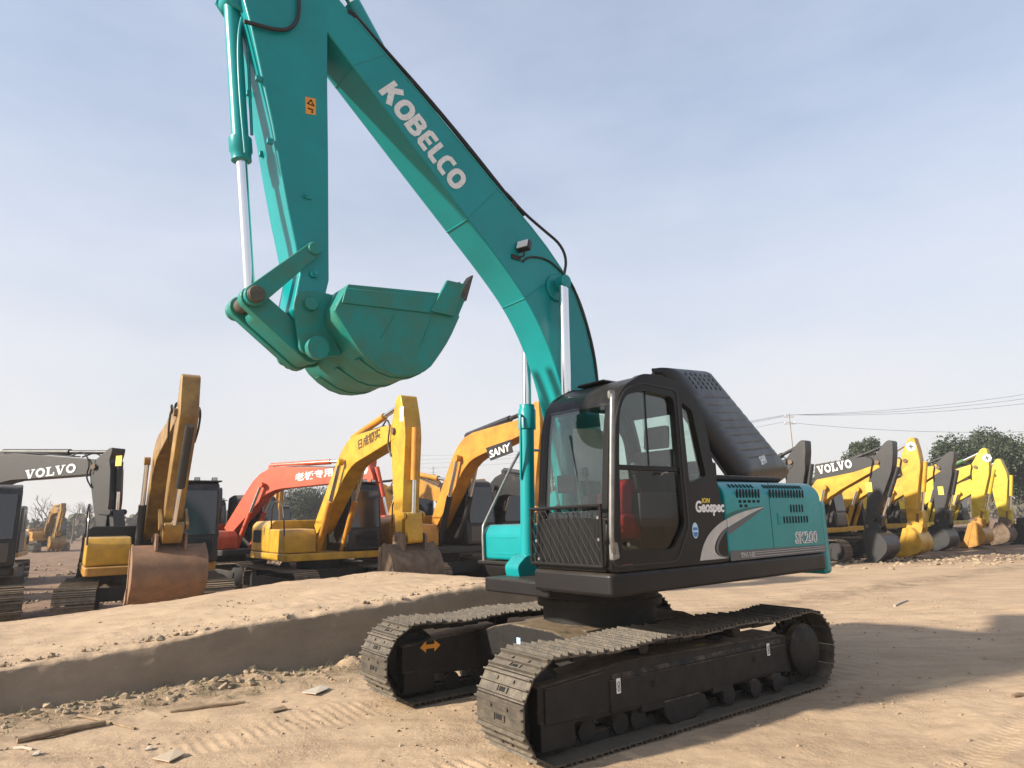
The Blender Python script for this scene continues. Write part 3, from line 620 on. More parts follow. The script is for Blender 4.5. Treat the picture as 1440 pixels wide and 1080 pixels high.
q=MB(); q.prism([(.067+.038*math.cos(2*PI*i/24),1.66+.06*math.sin(2*PI*i/24)) for i in range(13,24)],1.3624,1.3634,'y'); q.box((.067,1.3630,1.675),(.066,.001,.026)); q.build('badge_mark',bluep,bd)
q=MB(); q.box((1.02,1.3625,1.405),(.13,.002,.012)); q.build('red_tag',mat('pink_tag',(.5,.06,.12),.5),cab)
# inside the cab
q=MB(); q.box((.35,.86,1.37),(1.5,.85,.04)); q.build('cab_floor',greyplastic,cab)
q=MB(); q.prism(rounded([(.10,1.78),(.58,1.84),(.60,1.96),(.10,1.90)],.04),.62,1.12,'y'); q.prism(rounded([(-.02,1.85),(.14,1.85),(.02,2.45),(-.12,2.45)],.05),.62,1.12,'y'); q.prism(rounded([(-.10,2.47),(.0,2.47),(-.03,2.70),(-.12,2.70)],.03),.74,1.0,'y'); q.box((.3,.87,1.60),(.36,.36,.42)); st=q.build('operator_seat',seatm,cab,bev=.02)
q=MB(); q.prism(rounded([(.36,1.965),(.60,1.98),(.62,2.10),(.50,2.16),(.38,2.06)],.03),.70,1.0,'y'); q.prism(rounded([(.52,1.60),(.62,1.60),(.64,2.02),(.60,2.02)],.02),.66,1.10,'y'); q.build('red_seat_cover',redm,cab,bev=.02)
q=MB(); q.prism(rounded([(.74,1.80),(.90,1.80),(.86,2.08),(.78,2.14),(.72,2.02)],.04),.98,1.20,'y'); q.prism(rounded([(.70,1.62),(.90,1.60),(.90,1.82),(.72,1.84)],.04),.94,1.22,'y'); q.build('red_cloth',redm,cab,bev=.02)
for yy in(.55,1.18):
    q=MB(); q.box((.42,yy,1.86),(.55,.15,.30)); q.cyl((.62,yy,2.0),(.66,yy,2.18),.018); q.rcyl((.66,yy,2.18),(.1,0,1),[(0,.02),(.03,.032),(.09,.03),(.11,.015)],12); q.build('control_console',greyplastic,cab,bev=.015)
for yy in(.78,.95):
    q=MB(); q.tube([(.86,yy,1.4),(.90,yy,1.75),(.86,yy,2.02)],.014,8,smooth=1); q.box((.93,yy,1.48),(.22,.09,.02),rot=(0,R(-25),0)); q.build('travel_lever',rubber,cab)
q=MB(); q.box((.92,.55,2.12),(.06,.22,.17)); q.build('monitor',greyplastic,cab,bev=.01)
q=MB(); q.box((.52,.47,2.42),(.42,.012,.52)); q.build('white_sheet',paper,cab)
q=MB(); q.box((.28,.455,2.28),(.14,.008,.40)); q.build('yellow_sheet',mat('sheet_yellow',(.6,.45,.08),.6),cab)
q=MB(); q.tube([(1.12,.95,1.84),(1.12,.90,2.2),(1.095,.80,2.55)],.008,6); q.build('wiper',rubber,cab)
# ---- open engine cover behind the cab: shell between two slanted rails, ribbed face
TLc=Vector((-.05,.95,0)); 
def k3(px,py,y): a=kp(px,py,y); return Vector((a[0],y,a[1]))
c00=k3(930,512,.60); c10=k3(992,518,.05); c01=k3(1047,676,.80); c11=k3(1116,666,.08)
nu,nv=260,22; vs=[]; fs=[]
nrm=((c01-c00).cross(c10-c00)).normalized()
if nrm.y<0: nrm=-nrm
def lidh(u,v):
    ed=min(v,1-v); eu=min(u*2.6,(1-u)*2.6); r=1-math.exp(-ed*20); r2=1-math.exp(-eu*11)
    t=(u*15+.25*v)%1; rib=.012*math.exp(-((t-.5)/.16)**2)*(1 if .28<u<.86 else 0)*float(sst(.10,.2,v))*float(sst(.95,.85,v))
    return -.13+.19*min(r,r2)-rib
for i in range(nu):
    u=i/(nu-1)
    for j in range(nv):
        v=j/(nv-1); vs.append((c00.lerp(c01,u)).lerp(c10.lerp(c11,u),v)+nrm*lidh(u,v))
for i in range(nu-1):
    for j in range(nv-1): fs.append((i*nv+j,i*nv+j+1,(i+1)*nv+j+1,(i+1)*nv+j))
q=MB(); q.add(vs,fs); lid=q.build('engine_cover',lidm,K,ang=170)
sd=lid.modifiers.new('thick','SOLIDIFY'); sd.thickness=.03; sd.offset=0
def lp(u,v,h=.065): return (c00.lerp(c01,u)).lerp(c10.lerp(c11,u),v)+nrm*h
ux=(c01-c00).normalized(); vx=(c10-c00); vx=(vx-ux*vx.dot(ux)).normalized()
def lidM(u,v,h): m=Matrix((vx,ux,nrm)).transposed().to_4x4(); m.translation=lp(u,v,h); return m
HL=MB().box((0,0,0),(.042,.042,.012)).mesh('cover_hole',hole)
for i in range(4):
    for j in range(6): obj('cover_hole',HL,lid,M=lidM(.10+.036*i,.22+.105*j,lidh(.10+.036*i,.22+.105*j)+.012))
q=MB(); rr_=(Matrix.Rotation(-KU,3,'Z')@_ur).cross(nrm).normalized(); rr_=rr_ if rr_.dot(Matrix.Rotation(-KU,3,'Z')@_xr)>0 else -rr_; Mt=Matrix((rr_*.15,nrm.cross(rr_)*.15,nrm)).transposed().to_4x4(); Mt.translation=lp(.90,.36,lidh(.9,.45)+.022); text(q,'SHW',Mt,bold=.03,shear=.3); q.build('cover_lettering',white,lid)
q=MB(); q.tube([lp(u_,.0,lidh(u_,0)-.01) for u_ in(.02,.2,.4,.6,.8,.93)]+[lp(.985,.03,lidh(.985,.03)-.01),lp(1.0,.15,lidh(1,.15)-.01),lp(1.0,.5,lidh(1,.5)-.01),lp(1,.95,lidh(1,.95)-.01)],.018,8,smooth=1); q.build('cover_rim',greyplastic,lid)
q=MB(); q.tube([c01+nrm*-.1,(-1.2,.95,2.13)],.016,8); q.tube([(-.62,.98,2.12),(-.45,1.0,2.75)],.014,8); q.build('cover_stay',rail,lid)
q=MB(); q.box((-1.3,.15,2.19),(1.7,1.7,.06)); q.box((-.75,.6,2.28),(.4,.7,.16)); q.build('engine_deck',under,K,bev=.02)
# ---- right-hand tank, rail, step
q=MB(); q.prism(rounded([(.62,1.345),(.62,1.64),(.56,1.735),(-.9,1.74),(-.9,1.345)],.04,4),-1.25,-.50,'y'); tk=q.build('tool_box',teal,K,bev=.03,seg=3)
q=MB(); q.box((.624,-.87,1.60),(.004,.46,.02)); q.box((.624,-.87,1.42),(.004,.46,.02)); q.build('box_rib',teal,tk,bev=.003)
q=MB(); q.tube([(.645,-1.20,1.30),(.645,-1.22,1.70),(.60,-1.22,1.78),(.06,-1.26,2.60),(-.05,-1.26,2.66),(-.5,-1.26,2.66),(-.52,-1.26,2.1)],.018,10,smooth=1); q.build('handrail',rail,K)
q=MB(); q.box((.53,-.90,1.315),(.30,.76,.035)); q.prism(rounded([(.66,1.30),(.60,1.16),(.42,1.11),(.2,1.11),(.2,1.30)],.05),-1.18,-.55,'y'); q.build('step',skirtm,K,bev=.02)
q=MB(); q.prism(rounded([(-.05,1.2),(.55,1.2),(.35,1.95),(-.02,1.95)],.05),.23,.27,'y'); q.prism(rounded([(-.05,1.2),(.55,1.2),(.35,1.95),(-.02,1.95)],.05),-.27,-.23,'y'); q.prism(rounded([(.2,1.15),(.88,1.15),(.92,1.32),(.80,1.42),(.3,1.5)],.04),-.46,-.24,'y'); q.prism(rounded([(.2,1.15),(.88,1.15),(.92,1.32),(.80,1.42),(.3,1.5)],.04),.24,.40,'y'); q.build('boom_bracket',teal,K,bev=.01)
# ---- boom
bt=smooth_poly([(3.66,6.70),(3.42,6.69),(3.097,6.43),(2.78,6.20),(2.46,5.975),(2.01,5.645),(1.45,5.21),(1.08,4.955),(.80,4.735),(.50,4.45),(.28,4.07),(.14,3.58),(.085,3.2),(.02,2.5),(-.04,1.95),(-.02,1.75)],2)
bl=smooth_poly([(.28,1.72),(.37,2.0),(.46,2.5),(.585,3.05),(.72,3.45),(.90,3.80),(1.11,4.09),(1.40,4.38),(1.70,4.655),(1.97,4.90),(2.39,5.28),(2.76,5.62),(3.25,6.07),(3.58,6.36),(3.70,6.52)],2)
q=MB(); q.prism(bt+bl,-.20,.20,'y'); boom=q.build('boom',teal,K,bev=.012)
# flange strips along the top edge
for yy in(.195,-.195):
    q=MB(); q.tube([(a,yy,b+.004) for a,b in bt[10:-14:3]],.012,6); q.build('edge_weld',teal,boom)
for i0,i1 in((14,44),(26,33),(37,20)):
    a_=Vector(bt[i0]); 
    j_=min(range(len(bl)),key=lambda k:(Vector(bl[k])-a_).length); b_=Vector(bl[j_]); q=MB(); q.tube([(a_.lerp(b_,.04).x,.2005,a_.lerp(b_,.04).y),(a_.lerp(b_,.96).x,.2005,a_.lerp(b_,.96).y)],.006,6); q.tube([(b_.x,.19,b_.y-.001),(b_.x,-.19,b_.y-.001)],.006,6); q.build('weld_seam',teal,boom)
q=MB(); p0=kp(551,121,.2); A=Vector((2.742,5.825)); Bq=Vector((1.915,5.10))
Mx=side_frame((2.805,5.75),(1.98,5.005),.2012,.245,1); wd=kobelco(Mx@Matrix.Diagonal((.87,1,1,1)),q); 
q.build('lettering',wornwhite,boom)
for px_,py_ in((575,118),(492,24),(720,292)):
    a=kp(px_,py_,.17); q=MB(); q.box((a[0],.15,a[1]+.02),(.09,.10,.06)); q.cyl((a[0],.19,a[1]+.05),(a[0],.10,a[1]+.05),.02); q.build('hose_clamp',under,boom,bev=.006)
def hose(pix,y,r,name='hose',m=rubber,par=boom,sm=2):
    q=MB(); q.tube([(*[(kp(*p,y))[0]],y,(kp(*p,y))[1]) for p in pix],r,8,smooth=sm); return q.build(name,m,par)
hose([(500,22),(540,70),(578,113),(640,185),(700,262),(737,303)],.14,.016)
hose([(506,28),(548,76),(600,134),(660,206),(712,272)],.185,.012)
hose([(700,262),(714,273),(735,298),(765,324),(788,343),(797,365),(793,388)],.17,.016)
hose([(735,368),(745,360),(770,364),(790,382),(806,400),(818,435),(830,470),(838,510),(841,550)],.21,.011)
hose([(793,388),(808,408),(822,445),(836,500),(842,560)],.15,.02)
q=MB(); a=kp(737,346,.27); Mw=Matrix.Translation((a[0],.27,a[1]))@Matrix.Rotation(R(20),4,'Z')@Matrix.Rotation(R(-20),4,'Y')
q.box((0,0,0),(.07,.15,.11),Mw); lm=q.build('work_lamp',rubber,boom,bev=.012)
q=MB(); q.box((.038,0,0),(.008,.125,.085),Mw); q.build('lens',lampglass,lm)
q=MB(); q.tube([(a[0],.27,a[1]-.05),(a[0]-.01,.25,a[1]-.10),(a[0]+.05,.20,a[1]-.12)],.010,6); q.box((a[0]+.06,.205,a[1]-.12),(.12,.02,.05)); q.build('lamp_bracket',rubber,lm)
q=MB(); pp=kp(783,400,.3); q.cyl((.645,-.39,4.25),(.645,.39,4.25),.045,n=24); q.cyl((.645,.20,4.25),(.645,.235,4.25),.15,n=28); q.cyl((.645,-.235,4.25),(.645,-.20,4.25),.15,n=28); q.build('cylinder_pin',teal,boom,bev=.008)
# boom cylinders
for sg in(1,-1):
    y=.335*sg; base=Vector((.70,y,1.30)); tip=Vector((.62 if sg<0 else .66,y,4.28)); d=(tip-base).normalized()
    e=base+d*1.72
    q=MB(); q.cyl(base,e,.078,n=28); q.rcyl(e-d*.26,d,[(0,.08),(.01,.098),(.22,.098),(.24,.085),(.28,.085),(.285,.06)],28); q.cyl(base-Vector((0,.09,0)),base+Vector((0,.09,0)),.10); 
    q.tube([e-d*.10+Vector((.10,-.02*sg,0)),e-d*.12+Vector((.14,-.05*sg,0)),e-d*.5+Vector((.13,-.05*sg,0)),e-d*.8+Vector((.09,0,0))],.014,8,smooth=1)
    bc=q.build('boom_cylinder',teal,K)
    q=MB(); q.cyl(e,tip,.052,n=28); q.build('piston_rod',chrome,bc)
    q=MB(); q.cyl(tip-Vector((0,.05,0)),tip+Vector((0,.05,0)),.070,n=24); q.build('rod_eye',teal,bc)
# arm cylinder on top of the boom
a=Vector((2.50,0,6.03)); b=Vector((3.28,0,7.10)); d=(b-a).normalized(); e=a+d*.85
q=MB(); q.cyl(a,e,.085,n=24); ac=q.build('arm_cylinder',teal,K); q=MB(); q.cyl(e,b,.055,n=24); q.build('piston_rod',chrome,ac)
# ---- arm
PIN=Vector((3.405,3.535))
armp=[(3.33,6.50),(3.30,5.6),(3.268,4.9),(3.245,4.3),(3.225,3.80)]+[(PIN.x+.125*math.cos(R(t)),PIN.y+.125*math.sin(R(t))) for t in(190,220,250,280,310,340)]+[(3.475,3.80),(3.53,4.06),(3.60,4.33),(3.675,4.65),(3.76,5.04),(3.865,5.44),(3.975,5.86),(4.05,6.10),(4.06,6.3),(3.95,6.6),(3.72,6.95),(3.45,7.3),(3.28,7.34),(3.20,7.2),(3.24,6.9)]
q=MB(); q.prism(armp,-.205,.205,'y'); arm=q.build('arm',teal,K,bev=.012)
q=MB(); wq=[kp(*p,.206) for p in((429,136),(444,139),(444,162),(430,160))]; q.prism(wq,.206,.2085,'y'); ws=q.build('warning_sticker',orange,arm)
c_=(sum(p[0] for p in wq)/4,sum(p[1] for p in wq)/4)
q=MB(); ribbon(q,[(-.028,.012),(.028,.012),(0,.058)],.009,.003,side_frame(c_,(c_[0]-1,c_[1]),.2085,1,1),True,.002); q.box((c_[0],.2095,c_[1]-.03),(.05,.002,.012)); q.box((c_[0]-.015,.2095,c_[1]-.052),(.014,.002,.02)); q.build('sticker_mark',hole,ws)
q=MB()
for px_,py_ in((367,112),(354,133),(383,200),(372,218)):
    a=kp(px_,py_,.19 if px_ in(367,383) else -.1); q.box((a[0]+.02,.19 if px_ in(367,383) else -.1,a[1]),(.05,.03,.05))
for px_,py_ in((432,277),): a=kp(px_,py_,.21); q.box((a[0],.212,a[1]),(.07,.02,.03)); q.cyl((a[0]+.02,.21,a[1]+.01),(a[0]+.02,.24,a[1]+.01),.014,n=10)
q.build('hose_bracket',teal,arm,bev=.004)
hose([(343,30),(365,36),(388,42),(405,42),(417,32),(421,15),(420,-10)],.235,.017,par=arm)
hose([(340,25),(336,45),(335,80),(338,140),(345,215)],.12,.012,par=arm,m=teal)
q=MB(); pq=kp(441,386,.2); q.cyl((pq[0],.20,pq[1]),(pq[0],.235,pq[1]),.035,n=16); q.cyl((pq[0],.235,pq[1]),(pq[0],.25,pq[1]),.018,n=12); q.build('grease_boss',teal,arm,bev=.004)
# bucket cylinder
top_=Vector((4.09,0,6.18)); cr=Vector((3.80,0,3.60)); d=(cr-top_).normalized(); e=top_+d*1.40
q=MB(); q.cyl(top_,e,.068,n=28); q.rcyl(e-d*.16,d,[(0,.07),(.01,.092),(.12,.092),(.14,.08),(.20,.08),(.205,.06)],28); q.cyl(top_-Vector((0,.08,0)),top_+Vector((0,.08,0)),.09)
q.tube([top_+d*.12+Vector((-.07,.03,0)),top_+d*.2+Vector((-.10,.04,0)),e-d*.2+Vector((-.085,.04,0))],.013,8)
bk=q.build('bucket_cylinder',teal,K)
q=MB(); q.cyl(e,cr,.045,n=28); q.build('piston_rod',chrome,bk)
q=MB(); q.prism([(3.93,6.02),(4.10,6.06),(4.20,6.18),(4.16,6.30),(3.95,6.45)],.085,.115,'y'); q.prism([(3.93,6.02),(4.10,6.06),(4.20,6.18),(4.16,6.30),(3.95,6.45)],-.115,-.085,'y'); q.build('cylinder_bracket',teal,arm,bev=.006)
# links
CA=Vector((3.385,4.02)); CR=Vector((3.835,3.535)); BP=Vector((3.345,3.175))
def bar2(a,b,wa,wb,y0,y1,mb,n=8):
    a,b=Vector(a),Vector(b); u=(b-a).normalized(); ang=math.atan2(u.y,u.x); P=[]
    for i in range(n+1): t=ang+PI/2+PI*i/n; P.append((a.x+wa*math.cos(t),a.y+wa*math.sin(t)))
    for i in range(n+1): t=ang-PI/2+PI*i/n; P.append((b.x+wb*math.cos(t),b.y+wb*math.sin(t)))
    mb.prism(P,y0,y1,'y')
for sg in(1,-1):
    q=MB(); bar2(CA,CR,.062,.082,*sorted((.215*sg,.265*sg)),q); q.cyl((CA.x,.2*sg,CA.y),(CA.x,.285*sg,CA.y),.055,n=20); q.build('rocker_arm',tealw,K,bev=.008)
q=MB(); bar2(CR,BP,.09,.10,-.19,-.10,q); bar2(CR,BP,.09,.10,.10,.19,q); bar2(CR.lerp(BP,.22),BP,.078,.085,-.105,.105,q); q.build('bucket_link',tealw,K,bev=.008)
q=MB(); q.cyl((CR.x,-.31,CR.y),(CR.x,.31,CR.y),.062,n=24); q.cyl((CR.x,.265,CR.y),(CR.x,.29,CR.y),.068,n=24); q.build('link_pin',pinm,K,bev=.006)
q=MB(); q.cyl((BP.x,-.33,BP.y),(BP.x,.33,BP.y),.055,n=20); q.cyl((BP.x,.27,BP.y),(BP.x,.335,BP.y),.095,n=24); q.cyl((PIN.x,-.31,PIN.y),(PIN.x,.31,PIN.y),.055,n=20); q.build('bucket_pin',tealw,K,bev=.006)
# ---- bucket
BPROF=[(-.205,.14),(-1.06,.235),(-1.275,.055),(-1.165,-.175),(-1.05,-.345),(-.955,-.47),(-.80,-.55),(-.57,-.555),(-.35,-.435),(-.22,-.27),(-.095,-.10)]
def bucket(par,name,m,m2,pin,ang,hw,tm,teeth=5,label=None,bev=.006,sc=1.0):
    c,s_=math.cos(ang)*sc,math.sin(ang)*sc
    T=lambda p:(pin[0]+p[0]*c-p[1]*s_,pin[1]+p[0]*s_+p[1]*c)
    side=[BPROF[0],BPROF[1],BPROF[2]]+smooth_poly(BPROF[2:],1)[1:]
    q=MB()
    back=smooth_poly(BPROF[2:]+[BPROF[0]],1); P=[Vector(p) for p in back]; cen=Vector((-.65,-.12)); inn=[p+(cen-p).normalized()*.035 for p in P]
    q.prism([T(p) for p in [tuple(p) for p in P]+[tuple(p) for p in inn[::-1]]],-hw,hw,'y')
    o=q.build(name,m,par,bev=bev)
    for sg in(1,-1):
        q=MB(); q.prism([T(p) for p in side],*sorted((sg*(hw-.002),sg*(hw+.03))),'y'); q.build('side_plate',m,o,bev=bev)
        # bolt-on side cutter and wear strip along the mouth
        q=MB(); q.prism([T(p) for p in((-.955,.04),(-1.19,.035),(-1.315,.36),(-1.125,.36))],*sorted((sg*(hw+.028),sg*(hw+.062))),'y'); q.build('side_cutter',m2,o,bev=bev)
        q=MB(); q.prism([T(p) for p in((-.18,.10),(-.15,-.03),(-1.0,.03),(-1.04,.19))],*sorted((sg*(hw+.028),sg*(hw+.046))),'y'); q.build('wear_plate',m,o,bev=bev)
    if bev:
        for yy in(-hw*.8,0,hw*.8):
            Pm=[Vector(p) for p in smooth_poly(BPROF[3:9],1)]; Po=[p+(p-cen).normalized()*.009 for p in Pm]; q=MB(); q.prism([T(tuple(p)) for p in Pm+Po[::-1]],yy-.045,yy+.045,'y'); q.build('wear_strip',m,o,bev=.004)
        for sg in(1,-1):
            for a_,b_ in(((-.62,-.05),(-.50,-.26)),((-.98,.0),(-.86,-.30)),((-.45,-.42),(-.56,-.52))):
                q=MB(); q.tube([(T(a_)[0],sg*(hw+.030),T(a_)[1]),(T(b_)[0],sg*(hw+.030),T(b_)[1])],.006,6); q.build('weld_seam',m,o)
    for i in range(teeth):
        y=-hw+.07+(2*hw-.14)*i/(teeth-1); q=MB()
        a=Vector((-1.235,.02)); dr=Vector((-.42,.90)).normalized(); n_=Vector((-dr.y,dr.x))
        q.prism([T(p) for p in [tuple(a-dr*.10+n_*.035),tuple(a-dr*.10-n_*.04),tuple(a+dr*.28-n_*.034),tuple(a+dr*.28+n_*.03)]],y-.045,y+.045,'y'); t=q.build('tooth_adapter',m2,o,bev=bev)
        q=MB(); q.prism([T(p) for p in [tuple(a+dr*.26+n_*.045),tuple(a+dr*.26-n_*.045),tuple(a+dr*.53-n_*.008),tuple(a+dr*.53+n_*.008)]],y-.05,y+.05,'y'); q.build('tooth_tip',tm,t,bev=bev)
    ears=rounded([(.10,.10),(.13,-.05),(.06,-.40),(-.10,-.42),(-.30,-.38),(-.12,-.12),(-.22,.12),(-.05,.13)],.05,3)
    for sg in(1,-1):
        q=MB(); q.prism([T(p) for p in ears],*sorted((sg*.225,sg*.265)),'y'); q.build('hinge_ear',m2,o,bev=bev)
    return o
bucket(K,'bucket',tealw,tealw,PIN,0,.50,pinm)
# ================================================================ machines of the yard
def bgpaint(name,col,v=.34,d=.45,c2=None,r=.48): return mat(name,col,r,coat=.15,var=v,vscale=3,dust=d,col2=c2,bump=.06,wear=.45,wearcol=(.16,.11,.07))
YEL=bgpaint('yellow_paint',(.56,.31,.012)); YELD=bgpaint('yellow_dusty',(.42,.20,.018),.3,.4); ORG=bgpaint('orange_yellow',(.55,.235,.02)); RED=bgpaint('red_paint',(.58,.072,.018))
DGR=bgpaint('dark_grey_paint',(.013,.0135,.0145),.3,.12); BRN=bgpaint('rust_yellow',(.30,.17,.028),.3,.25,(.15,.075,.018)); LEM=bgpaint('lemon_paint',(.58,.42,.02)); BLK=bgpaint('black_body',(.008,.008,.009),.3,.2); GRN=bgpaint('green_cylinder',(.04,.14,.05),.3)
RUST=mat('rusty_bucket',(.23,.125,.068),.75,var=.4,vscale=5,col2=(.16,.095,.058),bump=.3); DIRTB=mat('dirty_bucket',(.17,.115,.075),.8,var=.4,vscale=6,bump=.3)
BTRK=mat('track_dusty',(.13,.10,.07),.7,var=.4,vscale=8,dust=.7,bump=.3); BDRK=mat('yard_undercarriage',(.014,.013,.012),.6,var=.3,dust=.35)
def bezier_boom(Fo,Kn,Ti,w):
    Fo,Kn,Ti=Vector(Fo),Vector(Kn),Vector(Ti); Kc=Kn+(Kn-(Fo+Ti)*.5)*.10
    P=[Vector(p) for p in smooth_poly([Fo,Fo.lerp(Kc,.55),Kc,Kc.lerp(Ti,.42),Ti],3)]; n=len(P)-1; a=[];b=[]
    ln=[0]
    for i in range(n): ln.append(ln[-1]+(P[i+1]-P[i]).length)
    kk=(Kc-Fo).length/((Kc-Fo).length+(Ti-Kc).length)
    for i in range(n+1):
        t=ln[i]/ln[-1]; d=(P[min(i+1,n)]-P[max(i-1,0)]).normalized(); nn=Vector((-d.y,d.x))
        hw=w*(.45+.55*(t/kk)**.8) if t<kk else w*(1-.52*((t-kk)/(1-kk))**1.1); a.append(P[i]+nn*hw); b.append(P[i]-nn*hw)
    R_=lambda l:[l[round(j*(len(l)-1)/22)] for j in range(23)]
    a,b=R_(a),R_(b)
    return [tuple(p) for p in a],[tuple(p) for p in b]
def digger(name,label,c,yaw,yawt,joints,col,boomcol=None,armcol=None,bcol=None,bang=90,cylcol=None,hood=None,cabcol=None,gauge=1.1,shoe=.6,boomw=.36,letter=None,armlet=None,lamps=0,pixel=True,hw=.21,bhw=.55,armw=1.0,cabx=0,bsc=1.0,lower=None,badge=True,tank=None):
    c=Vector(c); E=empty(name,c,yaw); tag(E,label,'excavator','excavators parked round the yard')
    boomcol=boomcol or col; armcol=armcol or boomcol; bcol=bcol or armcol; cylcol=cylcol or armcol; hood=hood or col; cabcol=cabcol or BLK
    J=lambda k:Vector(on_plane(*joints[k],0,yaw,(c.x,c.y,0)))-Vector((0,c.z)) if pixel else Vector(joints[k])
    kn,tip,top,pin=J('knee'),J('tip'),J('top'),J('pin'); foot=Vector((.12,1.75))
    # tracks
    U=Matrix.Rotation(yawt-yaw,4,'Z'); tl,tr=3.4,.36
    for sg in(1,-1):
        y=sg*gauge; q=MB(); P=[]; pr=2*tl+2*PI*tr; n=46
        def pt(s):
            s%=pr
            if s<tl: return Vector((tl/2-s,.05)),PI
            s-=tl
            if s<PI*tr: t=s/tr; return Vector((-tl/2-tr*math.sin(t),.05+tr-tr*math.cos(t))),PI-t
            s-=PI*tr
            if s<tl: return Vector((-tl/2+s,.05+2*tr-.025*math.sin(PI*s/tl*2)**2)),0
            s-=tl; t=s/tr; return Vector((tl/2+tr*math.sin(t),.05+tr+tr*math.cos(t))),-t
        for i in range(n):
            p,a=pt(pr*i/n); M=U@Matrix.Translation((p.x,y,p.y))@Matrix.Rotation(-a,4,'Y'); h=pr/n/2*.94
            q.prism([(-h,0),(-h,.02),(-.07,.02),(-.066,.05),(-.05,.05),(-.046,.02),(.03,.02),(.034,.044),(.05,.044),(.054,.02),(h,.02),(h,0)],-shoe/2,shoe/2,'y',M)
        q.build('crawler_track',BTRK,E)
        q=MB(); q.prism([(1.5,.22),(1.55,.5),(.9,.6),(-1.2,.58),(-1.4,.5),(-1.35,.2)],y-.16,y+.16,'y',U)
        for xx in(1.2,.7,.2,-.3,-.8,-1.2): q.cyl(U@Vector((xx,y-.17,.15)),U@Vector((xx,y+.17,.15)),.09,n=14)
        for xx in(tl/2,-tl/2): q.cyl(U@Vector((xx,y-.13,.41)),U@Vector((xx,y+.13,.41)),.31,n=24)
        q.build('track_frame',BDRK,E,bev=.01)
    q=MB(); q.box((0,0,.6),(1.7,2*gauge-.2,.3),U); q.cyl((0,0,.7),(0,0,1.05),.62,n=32); q.build('car_body',BDRK,E,bev=.02)
    # house
    q=MB(); q.prism(rounded([(1.1,-1.28),(1.1,1.28),(-2.2,1.28),(-2.2,-1.28)],.1),1.0,1.18,'z'); q.build('platform',lower or col,E,bev=.02)
    q=MB(); q.prism(rounded([(1.27,1.19),(1.27,1.88),(1.15,2.02),(-1.15,2.02),(-1.27,1.88),(-1.27,1.19)],.06),-2.1,-.42,'x'); hs=q.build('engine_house',hood,E,bev=.02)
    for sg in(1,-1):
        q=MB(); q.box((-1.55,sg*1.272,1.6),(.75,.008,.34)); q.build('grille',hole,hs)
    q=MB(); q.prism([(-2.1,-1.27),(-2.1,1.27),(-2.35,1.2),(-2.6,.85),(-2.7,0),(-2.6,-.85),(-2.35,-1.2)],1.02,1.86,'z'); q.build('counterweight',hood,E,bev=.06,seg=3)
    q=MB(); q.prism(rounded([(.85,1.19),(.85,1.62),(.72,1.78),(-.4,1.80),(-.4,1.19)],.05),-1.27,-.42,'y'); tb=q.build('fuel_tank',tank or hood,E,bev=.03)
    q=MB(); q.tube([(.8,-1.24,1.2),(.82,-1.26,1.9),(.55,-1.26,2.5),(-.3,-1.26,2.5),(-.32,-1.26,1.8)],.02,6,smooth=1); q.build('handrail',BLK,E)
    # cab
    cp=[(1.12+cabx,1.19),(1.08+cabx,1.8),(1.0+cabx,2.6),(.85+cabx,2.93),(.6+cabx,3.0),(-.2+cabx,3.0),(-.42+cabx,2.9),(-.48+cabx,1.19)]
    q=MB(); q.prism(rounded(cp,.06),.32,1.27,'y'); cb=q.build('cab',cabcol,E,bev=.025)
    q=MB()
    fr=Matrix.Translation((1.062+cabx,.795,2.28))@Matrix.Rotation(R(-5.7),4,'Y'); q.box((0,0,0),(.03,.80,1.0),fr); q.build('front_window',bgglass,cb,bev=.01)
    q=MB(); q.box((1.10+cabx,.795,1.50),(.03,.70,.42)); q.build('lower_window',bgglass,cb,bev=.01)
    for sg,y in((1,1.27),(-1,.32)):
        q=MB(); q.prism(rounded([(.93+cabx,1.95),(.88+cabx,2.6),(.76+cabx,2.85),(.30+cabx,2.88),(.30+cabx,1.95)],.05),y-.008,y+.008,'y'); q.build('side_window',bgglass,cb)
        q=MB(); q.prism(rounded([(.20+cabx,1.95),(.20+cabx,2.88),(-.28+cabx,2.85),(-.36+cabx,1.95)],.05),y-.008,y+.008,'y'); q.build('side_window',bgglass,cb)
    for i in range(lamps):
        q=MB(); yy=.42+.75*i/max(1,lamps-1); q.box((.72+cabx,yy,3.045),(.08,.12,.09)); la=q.build('roof_lamp',BLK,cb,bev=.01); q=MB(); q.box((.764+cabx,yy,3.045),(.006,.09,.06)); q.build('lens',lampglass,la)
    if lamps:
        q=MB(); q.box((.6+cabx,.795,3.0),(.5,1.05,.03)); q.build('visor',BLK,cb)
    # boom
    a,b=bezier_boom(foot,kn,tip,boomw); q=MB(); q.prism(a+b[::-1],-hw,hw,'y'); bm=q.build('boom',boomcol,E,bev=.015)
    mid=(Vector(a[10])+Vector(b[10]))/2; lowm=Vector(b[10])*.55+Vector(a[10])*.45
    for sg in(1,-1):
        y=sg*(hw+.12); b0=Vector((.68,y,1.15)); e=Vector((lowm.x,y,lowm.y)); m_=b0.lerp(e,.58)
        q=MB(); q.cyl(b0,m_,.08,n=14); cy=q.build('boom_cylinder',cylcol if cylcol is not GRN else boomcol,E); q=MB(); q.cyl(m_,e,.05,n=14); q.build('piston_rod',chrome,cy); q=MB(); q.cyl(e-Vector((0,.06,0)),e+Vector((0,.06,0)),.09,n=14); q.build('rod_eye',boomcol,cy)
    tm=Vector(a[11]); nrm=(tm-Vector(b[11])).normalized(); s0=tm+nrm*.14; s1=top
